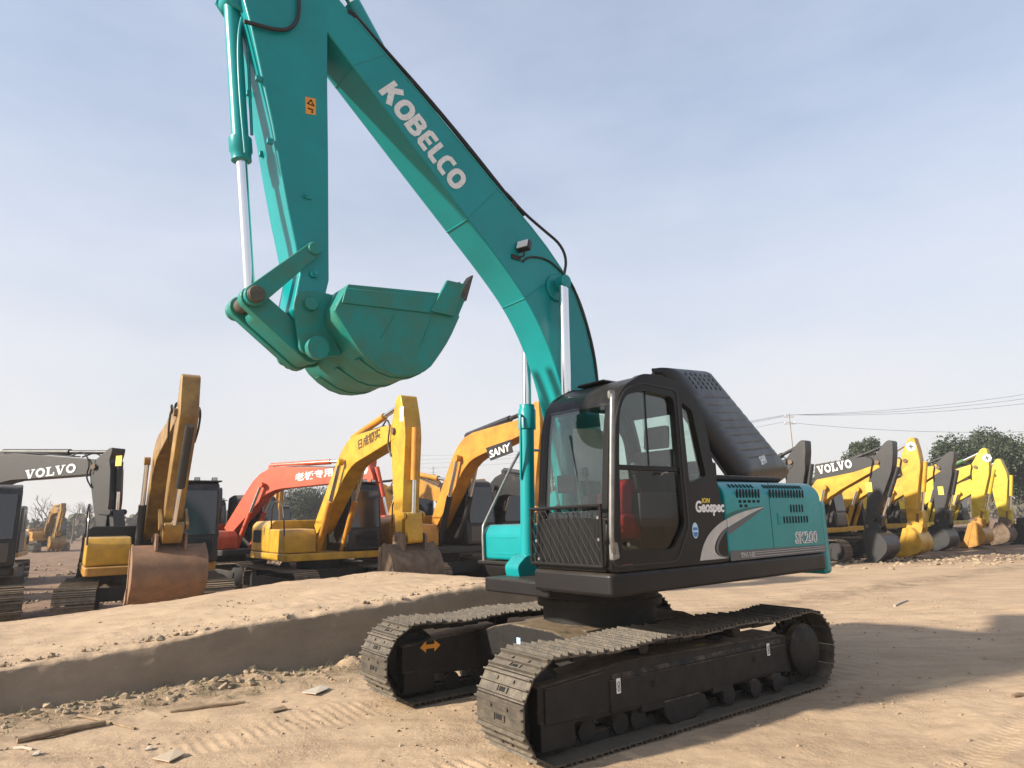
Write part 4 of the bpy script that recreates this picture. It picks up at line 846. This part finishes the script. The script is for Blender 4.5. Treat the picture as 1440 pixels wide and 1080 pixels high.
    p0=Vector((s0.x,0,s0.y)); p1=Vector((s1.x,0,s1.y)); m_=p0.lerp(p1,.62); q=MB(); q.cyl(p0,m_,.085,n=14); q.box((tm.x,0,tm.y),(.2,.16,.3)); cy=q.build('arm_cylinder',cylcol,E); q=MB(); q.cyl(m_,p1,.055,n=14); q.build('piston_rod',chrome if cylcol is not DGR else DGR,cy)
    for yy in(.10,-.10):
        q=MB(); q.tube([(p[0],yy,p[1]+.035) for p in a[4:19:2]],.018,6); q.build('hose',rubber,bm)
    for yy in(.16,-.16):
        e1=Vector(a[18]); e2_=tip+(pin-tip).normalized()*.55; q=MB(); q.tube([(e1.x,yy,e1.y+.03),(e1.x*.5+tip.x*.5,yy*1.3,e1.y+.16),(tip.x-.10,yy*1.6,tip.y+.10),(tip.x-.22,yy*1.6,tip.y-.25),(e2_.x-.16,yy*1.4,e2_.y)],.02,6,smooth=2); q.build('hose',rubber,bm)
    # arm
    u=(pin-tip).normalized(); n_=Vector((-u.y,u.x)); 
    if n_.x<0: n_=-n_
    tt=(top-tip); 
    P=[tip-n_*.17*armw-u*.1, tip-n_*.20*armw+u*.35, tip-n_*.18*armw+u*1.1, pin-n_*.12, pin+u*.12-n_*.06, pin+u*.12+n_*.06, pin+n_*.13, tip+u*1.0+n_*.36*armw, tip+u*.25+n_*.50*armw, tip-u*.05+n_*.50*armw, tip+tt*.55+n_*.33*armw, top+tt.normalized()*.12+n_*.10, top+tt.normalized()*.13-n_*.06, top-n_*.13]
    q=MB(); q.prism(rounded([tuple(p) for p in P],.06,3),-hw+.01,hw-.01,'y'); ar=q.build('arm',armcol,E,bev=.015)
    q=MB(); q.cyl((tip.x,-hw-.05,tip.y),(tip.x,hw+.05,tip.y),.075,n=18); q.build('pivot_pin',DIRTB,ar); q=MB(); q.cyl((pin.x,-.3,pin.y),(pin.x,.3,pin.y),.06,n=18); q.build('pivot_pin',DIRTB,ar)
    # bucket cylinder, links, bucket
    b0=tip+u*.05+n_*.62; cr=pin-u*.42+n_*.34; B0_=Vector((b0.x,0,b0.y)); B1_=Vector((cr.x,0,cr.y)); m_=B0_.lerp(B1_,.6)
    q=MB(); q.cyl(B0_,m_,.08,n=14); cy=q.build('bucket_cylinder',cylcol if cylcol is not GRN else armcol,E); q=MB(); q.cyl(m_,B1_,.05,n=14); q.build('piston_rod',chrome,cy)
    an=R(bang); e2=pin+Vector((math.cos(an)*-.05-math.sin(an)*-.34,math.sin(an)*-.05+math.cos(an)*-.34))*bsc
    q=MB(); 
    for sg in(1,-1): bar2(pin-u*.55-n_*.02,cr,.06,.07,*sorted((sg*.2,sg*.25)),q)
    q.build('rocker_arm',armcol,E); q=MB(); bar2(cr,e2,.07,.07,-.17,.17,q); q.build('bucket_link',armcol,E,bev=.01)
    bucket(E,'bucket',bcol,bcol,pin,an,bhw,DIRTB,4,bev=0,sc=bsc)
    return dict(E=E,boom=bm,arm=ar,house=hs,a=a,b=b,tip=tip,top=top,pin=pin,u=u,n=n_,hw=hw,kn=kn)
def boom_text(D,kind,p0,p1,hgt,m,yaw,c,body=None,sg=-1,stretch=1):
    y=sg*(D['hw']+.001); a=Vector(on_plane(*p0,y,yaw,(c[0],c[1],0)))-Vector((0,c[2])); b=Vector(on_plane(*p1,y,yaw,(c[0],c[1],0)))-Vector((0,c[2]))
    Mx=side_frame(a,b,y+sg*.0015,1,sg); ln=(b-a).length; q=MB()
    if kind=='volvo': w=5.42; volvo(Mx@Matrix.Diagonal((ln/w,hgt,1,1)),q)
    else:
        t=MB(); w=text(t,body,Matrix.Identity(4),bold=.02) or 1; text(q,body,Mx@Matrix.Diagonal((ln/w,hgt,1,1)),bold=.02)
    return q.build('lettering',m,D['boom'])
def flower(D,px,py,yaw,c,part='arm',r=.13,sg=-1):
    y=sg*(D['hw']-.008); a=Vector(on_plane(px,py,y,yaw,(c[0],c[1],0)))-Vector((0,c[2])); q=MB()
    q.prism([(a.x+r*math.cos(2*PI*i/24)*(1+.07*math.cos(8*2*PI*i/24)),a.y+r*math.sin(2*PI*i/24)*(1+.07*math.cos(8*2*PI*i/24))) for i in range(24)],*sorted((y,y+sg*.003)),'y'); o=q.build('round_emblem',white,D[part])
    q=MB(); q.box((a.x,y+sg*.004,a.y),(r*1.1,.002,r*.36)); q.box((a.x,y+sg*.0052,a.y),(r*.36,.002,r*1.1)); q.build('emblem_mark',mat('emblem_grey',(.05,.06,.05),.6),o)
def panel(D,px,py,yaw,c,w,h,m,part='arm',sg=-1,name='sticker'):
    y=sg*(D['hw']-.008); a=Vector(on_plane(px,py,y,yaw,(c[0],c[1],0)))-Vector((0,c[2])); q=MB(); q.box((a.x,y+sg*.002,a.y),(w,.003,h)); return q.build(name,m,D[part])
def spot(px,dep,z): p=at_depth(px,740,dep); return (p.x,p.y,z)
#YARD
def put(name,label,px,dep,z,yawd,J,col,**kw):
    c=spot(px,dep,z); yt=kw.pop('yt',yawd); D=digger(name,label,c,R(yawd),R(yt),J,col,**kw); D['c']=c; D['yaw']=R(yawd); return D
def pixplate(D,pts,m,part='boom',sg=-1,off=.002,name='colour_panel'):
    y=sg*(D['hw']+off-.001); P=[]
    for p in pts:
        a=on_plane(*p,y,D['yaw'],(D['c'][0],D['c'][1],0)); P.append((a[0],a[1]-D['c'][2]))
    q=MB(); q.prism(P,*sorted((y,y+sg*.002)),'y'); return q.build(name,m,D[part])
# left group
put('excavator','black-cabbed excavator cut off beside the far end of the bank, facing it squarely',-72,15.2,-.2,-54,dict(knee=(1.7,4.0),tip=(4.4,4.2),top=(4.6,4.75),pin=(3.3,1.8)),DGR,pixel=False,gauge=1.2,cabx=.05)
V1=put('excavator','dark grey excavator whose long VOLVO boom reaches level above the black-cabbed one',-118,19.6,-.25,-18,dict(knee=(4,662),tip=(143,657),top=(160,636),pin=(152,748)),YEL,boomcol=DGR,armcol=DGR,bcol=DGR,boomw=.40)
boom_text(V1,'volvo',(35,674),(108,664),.24,wornwhite,V1['yaw'],V1['c']); panel(V1,167,648,V1['yaw'],V1['c'],.20,.26,yellowp)
put('excavator','rusty brown excavator with its tall folded arm upright and wide rusty bucket on the bank',212,15.8,-.2,-56,dict(knee=(1.3,3.55),tip=(4.35,4.05),top=(4.5,4.62),pin=(3.3,1.75)),BLK,boomcol=BRN,armcol=BRN,bcol=RUST,pixel=False,gauge=1.28,shoe=.72,hood=BLK,lower=YELD,tank=YEL,cylcol=DGR,bang=98,bhw=.60,bsc=.9,lamps=3,cabx=.1,armw=.72,boomw=.27,yt=-60,hw=.17)
V2=put('excavator','bright red excavator with white characters on its arched boom, behind the yellow one',322,23.5,-.2,-22,dict(knee=(383,676),tip=(508,668),top=(519,646),pin=(540,752)),RED,boomw=.40,cylcol=RED,lower=BLK)
boom_text(V2,'t',(415,676),(468,668),.28,white,V2['yaw'],V2['c'],'老板专用'); flower(V2,511,660,V2['yaw'],V2['c'],r=.17)
V3=put('excavator','yellow excavator with dark characters on its boom and a brown bucket resting by the bank',452,18.6,-.15,-54,dict(knee=(500,641),tip=(566,607),top=(571,565),pin=(572,756)),YEL,bcol=DIRTB,bang=92,lamps=4,cylcol=ORG,boomw=.37,yt=-52)
boom_text(V3,'t',(503,632),(535,614),.26,mat('dark_print',(.05,.03,.02),.6),V3['yaw'],V3['c'],'日成钢实'); panel(V3,565,582,V3['yaw'],V3['c'],.16,.32,white); 
V4=put('excavator','orange-yellow excavator with a SANY plate on its boom, next to the teal machine',615,19.4,-.1,-54,dict(knee=(662,636),tip=(750,598),top=(760,572),pin=(752,742)),ORG,hood=ORG,lower=BLK,cylcol=DGR,boomw=.37,yt=-52)
pixplate(V4,[(683,630),(718,618),(722,636),(690,648)],BLK); boom_text(V4,'t',(689,644),(718,633),.26,white,V4['yaw'],V4['c'],'SANY')
put('excavator','pale yellow excavator facing away behind the SANY machine',650,31,-.1,-165,dict(knee=(608,684),tip=(545,690),top=(530,678),pin=(545,735)),YELD,hood=YELD,cylcol=DGR)
put('excavator','black-bodied excavator behind the rusty arm and the red machine, boom lowered',262,27.5,-.25,-54,dict(knee=(1.7,3.1),tip=(4.6,2.7),top=(4.8,3.2),pin=(4.0,.9)),BLK,boomcol=DGR,pixel=False,lamps=2)
put('excavator','black-bodied excavator filling the gap between the yellow and SANY machines',548,25,-.15,-54,dict(knee=(1.7,3.1),tip=(4.6,2.6),top=(4.8,3.1),pin=(4.0,.9)),BLK,boomcol=YELD,pixel=False)
put('excavator','black-bodied excavator in the dark gap behind the teal boom cylinder',672,24,-.1,-54,dict(knee=(1.7,3.0),tip=(4.6,2.5),top=(4.8,3.0),pin=(4.0,.9)),BLK,boomcol=DGR,pixel=False,lamps=2)
put('excavator','grey-cabbed excavator with a lowered yellow boom behind the long VOLVO boom',-20,27,-.3,-60,dict(knee=(1.7,2.8),tip=(4.6,2.4),top=(4.8,2.9),pin=(4.0,.9)),YELD,boomcol=YELD,pixel=False)
# right row
G1=put('excavator','dark grey armed excavator mostly hidden behind the teal engine house',1030,24.5,0,-50,dict(knee=(1066,680),tip=(1116,650),top=(1130,624),pin=(1118,738)),YEL,armcol=DGR,boomcol=DGR,bcol=DGR)
G2=put('excavator','yellow excavator with VOLVO on its dark boom and a dark grey arm',1130,26.0,0,-50,dict(knee=(1168,681),tip=(1237,650),top=(1252,624),pin=(1224,740)),YEL,armcol=DGR,bcol=DGR,cylcol=DGR,boomw=.42,bang=102)
pixplate(G2,[(1146,653),(1195,645),(1233,640),(1236,652),(1200,664),(1146,675)],DGR); boom_text(G2,'volvo',(1151,667),(1200,657),.30,white,G2['yaw'],(G2['c'][0],G2['c'][1],G2['c'][2])); panel(G2,1222,685,G2['yaw'],G2['c'],.2,.34,yellowp)
G3=put('excavator','deep yellow excavator with a round emblem on its upright arm, beside the VOLVO one',1172,28.0,0,-50,dict(knee=(1214,684),tip=(1276,648),top=(1283,620),pin=(1284,736)),YEL,bang=78); flower(G3,1281,628,G3['yaw'],G3['c'],r=.17)
G4=put('excavator','yellow-boomed excavator with dark grey arm and bucket between two yellow arms',1226,30.5,0,-50,dict(knee=(1262,688),tip=(1322,658),top=(1338,638),pin=(1322,732)),YEL,armcol=DGR,bcol=DGR,cylcol=DGR,bang=80); panel(G4,1323,690,G4['yaw'],G4['c'],.2,.34,yellowp)
G5=put('excavator','lemon yellow excavator with a green arm cylinder and an emblem on its arm head',1284,32.0,0,-50,dict(knee=(1320,682),tip=(1374,657),top=(1384,634),pin=(1374,730)),LEM,cylcol=GRN,bang=75,bcol=YELD); flower(G5,1388,644,G5['yaw'],G5['c'],r=.17)
G6=put('excavator','farthest yellow excavator of the row, its dirty bucket tucked behind the lemon one',1318,34.5,0,-50,dict(knee=(1354,690),tip=(1400,668),top=(1404,649),pin=(1411,730)),LEM,bcol=DIRTB,bang=70)
q=empty('bucket_attachment',spot(1437,33,0.0),R(-50)); tag(q,'loose dark bucket lying past the farthest yellow machine','bucket'); bk_=bucket(q,'bucket_shell',DGR,DGR,(0,1.15),R(85),.55,DIRTB,4,bev=0)
# far machines
put('excavator','distant brown excavator with upright arm seen under the long VOLVO boom',66,62,-.3,-40,dict(knee=(1.6,3.6),tip=(3.6,3.6),top=(3.8,4.1),pin=(3.0,1.5)),YELD,boomcol=BRN,armcol=BRN,pixel=False)
put('excavator','distant yellow excavator glimpsed between the SANY machine and the teal cylinder',700,42,0,-120,dict(knee=(1.6,3.6),tip=(4.4,3.4),top=(4.7,3.8),pin=(4.4,1.3)),YEL,pixel=False)
put('excavator','distant yellow excavator glimpsed under the red boom',372,40,-.2,-60,dict(knee=(1.4,3.8),tip=(3.8,4.2),top=(3.9,4.8),pin=(3.6,1.4)),YELD,pixel=False)
put('excavator','second distant yellow excavator farther along behind the teal tool box',742,48,0,-100,dict(knee=(1.6,3.6),tip=(4.2,3.9),top=(4.4,4.4),pin=(4.0,1.3)),ORG,pixel=False)
#TREES
leafm=mat('leaf_dark',(.014,.028,.009),.6,col2=(.028,.042,.014),vscale=1.3); leafm2=mat('leaf_olive',(.03,.042,.016),.6,col2=(.018,.03,.011),vscale=1.1)
barkm=mat('bark',(.10,.075,.055),.9,var=.3); twigm=mat('twig_grey',(.13,.10,.085),.9,var=.2)
def leaf_tree(name,label,px,dep,h,w,n,seed,m=leafm,z=0,group='trees beyond the parked machines'):
    rg=random.Random(seed); c=spot(px,dep,z); E=empty(name,c); tag(E,label,'tree',group)
    q=MB(); q.cyl((0,0,-.1),(0,0,h*.45),.22,.14,n=10)
    lobes=[]
    for i in range(9):
        a=rg.random()*2*PI; r=w*.5*(.25+.55*rg.random()); lobes.append((Vector((r*math.cos(a),r*math.sin(a),h*(.42+.48*rg.random()))),w*(.16+.13*rg.random())))
    lobes.append((Vector((0,0,h*.72)),w*.30))
    for p,_ in lobes: q.tube([(0,0,h*.3),tuple(p*.55+Vector((0,0,h*.2))),tuple(p)],.05,5)
    q.build('trunk',barkm,E)
    vs=[];fs=[]
    for i in range(int(n*2.2)):
        p,r=lobes[rg.randrange(len(lobes))]; d=Vector((rg.gauss(0,1),rg.gauss(0,1),rg.gauss(0,.85))).normalized()*r*(rg.random()**.45)*(1.0+.35*rg.random()); o=p+d
        s=.06+.09*rg.random(); a=Vector((rg.gauss(0,1),rg.gauss(0,1),rg.gauss(0,.6))).normalized(); b=a.orthogonal().normalized(); b=Matrix.Rotation(rg.random()*6.28,3,a)@b; e=a.cross(b)
        k=len(vs); vs+=[o+b*s,o+e*s*.55,o-b*s,o-e*s*.55]; fs.append((k,k+1,k+2,k+3))
    me=bpy.data.meshes.new('crown'); me.from_pydata([tuple(v) for v in vs],[],fs); me.materials.append(m); obj('crown',me,E)
leaf_tree('tree','rounded leafy tree topping out behind the VOLVO boom',1226,58,8.4,3.2,3600,1)
leaf_tree('tree','tall dark leafy tree behind the lemon yellow arm',1372,56,8.6,4.2,5500,2)
leaf_tree('tree','broad dark leafy tree just past the farthest yellow arm',1418,54,7.8,5.0,8000,3)
leaf_tree('tree','leafy tree at the end of the row, lower than its neighbour',1462,54,6.2,5.0,7000,4,leafm2)
leaf_tree('tree','small olive tree seen through the dark machines under the VOLVO boom',1188,62,5.0,6.0,6000,5,leafm2)
leaf_tree('tree','low olive tree far behind the red boom',418,75,5.2,7.0,6000,6,leafm2)
leaf_tree('tree','low dark tree far behind the SANY machine',732,80,6.0,8.0,6000,7)
def bare_tree(px,dep,h,seed,label):
    rg=random.Random(seed); c=spot(px,dep,-.3); E=empty('bare_tree',c); tag(E,label,'tree','bare trees in the haze')
    t=MB(); w=MB()
    def grow(mb,p,d,l,r,lv):
        e=p+d*l; mid=p+d*l*.5+Vector((rg.gauss(0,.06),rg.gauss(0,.06),0))*l; mb.tube([p,mid,e],r,4 if lv else 6)
        if lv<4:
            for _ in range(3 if lv<3 else 3):
                nd=(d+Vector((rg.gauss(0,.5),rg.gauss(0,.5),rg.gauss(.1,.25)))).normalized(); grow(w,p.lerp(e,.45+.55*rg.random()),nd,l*.62,r*.55,lv+1)
    grow(t,Vector((0,0,-.1)),Vector((0,0,1)),h*.42,.11,0)
    t.build('trunk',twigm,E); w.build('crown',twigm,E)
for i,(px,dep,h,lb) in enumerate([(66,85,7.5,'bare hazy tree at the edge of the black cab, under the VOLVO boom'),(84,95,7.0,'slim bare tree above the distant brown excavator'),(103,88,7.8,'tallest bare tree in the haze under the VOLVO lettering'),(122,92,7.2,'bare twiggy tree next to the hanging dark grey arm')]): bare_tree(px,dep,h,20+i,lb)
# distant belt of scrub and trees closing the horizon
rg=random.Random(5); vs=[];fs=[]
for i in range(26000):
    ang=R(rg.uniform(-62,62)); rr=rg.uniform(120,175); x=math.sin(ang)*rr; y=math.cos(ang)*rr
    hh=4.2+1.5*math.sin(x*.11+1)+1.1*math.sin(x*.37+y*.2)+.7*math.sin(x*1.1)
    o=Vector((x,y,rg.random()**.8*max(1,hh*.75))); s=.35+.45*rg.random(); a=Vector((rg.gauss(0,1),rg.gauss(0,1),rg.gauss(0,.5))).normalized(); b=a.orthogonal().normalized(); e=a.cross(b); k=len(vs); vs+=[o+b*s,o+e*s*.7,o-b*s,o-e*s*.7]; fs.append((k,k+1,k+2,k+3))
me=bpy.data.meshes.new('distant_scrub'); me.from_pydata([tuple(v) for v in vs],[],fs); me.materials.append(mat('scrub',(.13,.105,.075),.9,col2=(.075,.075,.045),vscale=.1)); tag(obj('distant_scrub',me),'belt of hazy scrub and trees closing off the yard','scrub',kind='stuff')
# utility poles with their wires
polem=mat('pole_concrete',(.30,.29,.28),.85); 
def pole(px,dep,ytop,label):
    t=at_depth(px,ytop,dep); E=empty('utility_pole',(t.x,t.y,0)); tag(E,label,'pole'); h=t.z
    q=MB(); q.cyl((0,0,-.2),(0,0,h),.13,.07,n=12); q.build('post',polem,E)
    for zz,w in((h-.3,.9),(h-.95,1.1)):
        q=MB(); q.box((0,0,zz),(w,.07,.07)); q.build('crossarm',polem,E)
        for xx in(-w/2+.1,0,w/2-.1): q=MB(); q.rcyl((xx,0,zz+.06),(0,0,1),[(0,.03),(.05,.05),(.09,.03),(.12,.045),(.16,.02)],10); q.build('insulator',white,E)
    return t
t1=pole(1109,62,582,'slender utility pole standing beyond the teal engine house')
t2=pole(609,110,656,'tiny far utility pole between the yellow and SANY booms')
wirem=mat('wire_dark',(.05,.05,.055),.6)
def wire(a,b,sag,label,r=.014):
    P=[]
    for i in range(25): t=i/24; p=a.lerp(b,t); P.append(p-Vector((0,0,sag*4*t*(1-t))))
    q=MB(); q.tube(P,r,5); tag(q.build('power_line',wirem),label,'wire','wires strung from the utility pole')
for k,(dx,dz,yr) in enumerate(((-.4,-.1,549),(.0,-.1,556),(.4,-.1,564),(-.5,-.75,609))):
    wire(t1+Vector((dx,0,dz)),at_depth(1500,yr-4,58),.5,'power line running past the row of yellow machines' if k<3 else 'lowest power line, crossing in front of the tree tops')
    wire(t1+Vector((dx,0,dz)),at_depth(560,640+6*k,112),1.2,'power line sagging from the pole back behind the teal machine' if k<3 else 'lowest power line sagging from the pole towards the far pole')
# small things on the ground
woodm=mat('weathered_wood',(.27,.19,.115),.85,var=.4,vscale=14); scrapm=mat('pale_scrap',(.46,.40,.32),.8,var=.2)
def lie(name,label,cat,a,b,r,m,flat=False):
    A=on_z(*a); B=on_z(*b); A.z=surf(A.x,A.y)+r*.6; B.z=surf(B.x,B.y)+r*.6; q=MB()
    if flat:
        d=(B-A).normalized(); s=Vector((-d.y,d.x,0))*r*2; q.add([A-s,A+s,B+s*.7+Vector((0,0,.015)),B-s*.6,A-s-Vector((0,0,.008)),A+s-Vector((0,0,.008)),B+s*.7+Vector((0,0,.007)),B-s*.6-Vector((0,0,.008))],[(0,1,2,3),(7,6,5,4),(0,4,5,1),(1,5,6,2),(2,6,7,3),(3,7,4,0)])
    else:
        m_=A.lerp(B,.5)+Vector((0,0,.01)); m_.z=max(m_.z,surf(m_.x,m_.y)+r*.5); q.tube([A,A.lerp(m_,.5),m_,m_.lerp(B,.5),B],r,7)
    return tag(q.build(name,m),label,cat)
lie('wooden_stick','long weathered pole lying along the foot of the bank','stick',(24,1042),(148,1017),.030,woodm)
lie('wooden_stick','shorter stick lying across the end of the long pole','stick',(110,1005),(190,1022),.014,woodm)
lie('wooden_stick','thin straight stick half covered by spoil below the cut face','stick',(240,1000),(345,988),.016,woodm)
lie('wooden_stick','short pale stick lying in the open beyond the machine shadow','stick',(1258,852),(1276,846),.02,scrapm)
lie('wooden_stick','dark twig lying on bare dirt clear of the machine shadow','stick',(1425,983),(1440,981),.02,woodm)
lie('scrap','bent white scrap beside the long pole','scrap',(20,1050),(46,1051),.012,scrapm)
lie('scrap','small white flake in front of the long pole','scrap',(47,1058),(56,1057),.02,scrapm,True)
lie('scrap','pale chip lying alone on the dirt','scrap',(206,1049),(214,1048),.022,scrapm,True)
lie('scrap','flat grey-tan slab of crust on the dirt','scrap',(226,1068),(254,1058),.05,mat('crust',(.38,.31,.22),.9),True)
lie('scrap','crumpled pale sack scrap by the spoil near the far track','scrap',(434,978),(458,970),.05,scrapm,True)
lie('scrap','tan flake of bark below the spoil','scrap',(380,1002),(402,997),.03,woodm,True)
# clods and stones: uncountable crumbs
def clods(name,label,n,fn,m,smin,smax,seed):
    rg=random.Random(seed); bm=bmesh.new(); bmesh.ops.create_icosphere(bm,subdivisions=1,radius=1); base=[v.co.copy() for v in bm.verts]; F_=[tuple(v.index for v in f.verts) for f in bm.faces]; bm.free()
    vs=[];fs=[]; XY=[fn(rg) for _ in range(n)]; Z=surfv([p[0] for p in XY],[p[1] for p in XY])
    for (x,y),z in zip(XY,Z):
        z=float(z); s=smin+(smax-smin)*rg.random()**5; o=Vector((x,y,z+s*.12)); rt=Euler((rg.random()*.6,rg.random()*.6,rg.random()*6)).to_matrix(); k=len(vs); ax=Vector((.7+.6*rg.random(),.6+.5*rg.random(),.35+.4*rg.random()))
        vs+=[tuple(o+(rt@Vector((v.x*ax.x,v.y*ax.y,v.z*ax.z)))*(s*(.72+.5*rg.random()))) for v in base]; fs+=[tuple(k+i for i in f) for f in F_]
    me=bpy.data.meshes.new(name); me.from_pydata(vs,[],fs); me.materials.append(m); tag(obj(name,me),label,'rubble',kind='stuff')
cl=mat('clod',(.36,.26,.17),.95,var=.35,vscale=3); cl2=mat('clod_grey',(.34,.26,.17),.95,var=.4,vscale=3)
def near_bank(rg):
    s=rg.uniform(-2,7.4); d=-.12+rg.gauss(0,.22); return B0[0]+BS[0]*s+BN[0]*d,B0[1]+BS[1]*s+BN[1]*d
_cr=random.Random(8); CLU=[(_cr.uniform(-5,9),4.4+_cr.random()**1.3*11,_cr.uniform(.06,.45)) for _ in range(90)]
def yardfn(rg):
    if rg.random()<.35: return rg.uniform(-6,8),4.4+rg.random()**1.6*12
    c=CLU[rg.randrange(len(CLU))]; return c[0]+rg.gauss(0,c[2])*1.6,c[1]+rg.gauss(0,c[2])
def ridge(rg):
    s=rg.uniform(-3,7.4); d=.2+abs(rg.gauss(0,.25)); return B0[0]+BS[0]*s+BN[0]*d,B0[1]+BS[1]*s+BN[1]*d
def backrow(rg):
    p=spot(rg.uniform(1130,1470),rg.gauss(24.5,1.2),0); return p[0],p[1]
def leftyard(rg):
    p=spot(rg.uniform(-60,420),rg.uniform(13,40),0); return p[0],p[1]
clods('spoil_clods','crumbled clods heaped along the foot of the cut bank',1500,near_bank,cl2,.006,.07,1)
clods('loose_gravel','loose crumbs of dirt scattered over the yard',7000,yardfn,cl,.003,.026,2)
clods('rim_clods','crumbs along the rim of the bank',700,ridge,cl,.004,.03,3)
clods('row_rubble','broken rubble along the feet of the right-hand machines',1400,backrow,cl2,.015,.13,4)
clods('yard_rubble','broken rubble between the left-hand machines',1500,leftyard,cl2,.02,.15,6)
# withered weeds in the spoil
rg=random.Random(11); vs=[];fs=[]
for k_ in range(260):
    x,y=near_bank(rg)
    if rg.random()<.4: x-=.25*BN[0]; y-=.25*BN[1]
    z=surf(x,y)
    for j in range(rg.randrange(4,12)):
        a=rg.random()*6.28; l=.03+.09*rg.random(); w=.003; d=Vector((math.cos(a),math.sin(a),.15+1.1*rg.random())).normalized(); sd_=Vector((-math.sin(a),math.cos(a),0))*w; o=Vector((x+rg.gauss(0,.03),y+rg.gauss(0,.03),z)); k=len(vs)
        vs+=[tuple(o-sd_),tuple(o+sd_),tuple(o+d*l*.6+sd_*.7),tuple(o+d*l*.6-sd_*.7),tuple(o+d*l+Vector((math.cos(a),math.sin(a),-.3))*l*.2)]; fs+=[(k,k+1,k+2,k+3),(k+3,k+2,k+4)]
me=bpy.data.meshes.new('withered_weeds'); me.from_pydata(vs,[],fs); me.materials.append(mat('weed',(.20,.165,.075),.85,col2=(.11,.12,.045),vscale=2)); tag(obj('withered_weeds',me),'withered weeds and straw in the spoil below the cut face','weeds',kind='stuff')
# the hazy air
q=MB(); q.box((0,140,7.0),(720,480,18.0)); 
hm=bpy.data.materials.new('hazy_air'); hm.use_nodes=True; hn=hm.node_tree.nodes; hn.clear(); ho=hn.new('ShaderNodeOutputMaterial'); hv=hn.new('ShaderNodeVolumePrincipled'); hv.inputs['Color'].default_value=(.93,.94,.97,1); hv.inputs['Density'].default_value=.0010; hv.inputs['Anisotropy'].default_value=.2
hm.node_tree.links.new(hv.outputs[0],ho.inputs['Volume']); tag(q.build('haze',hm),'thin pale haze hanging over the whole yard','haze',kind='stuff')
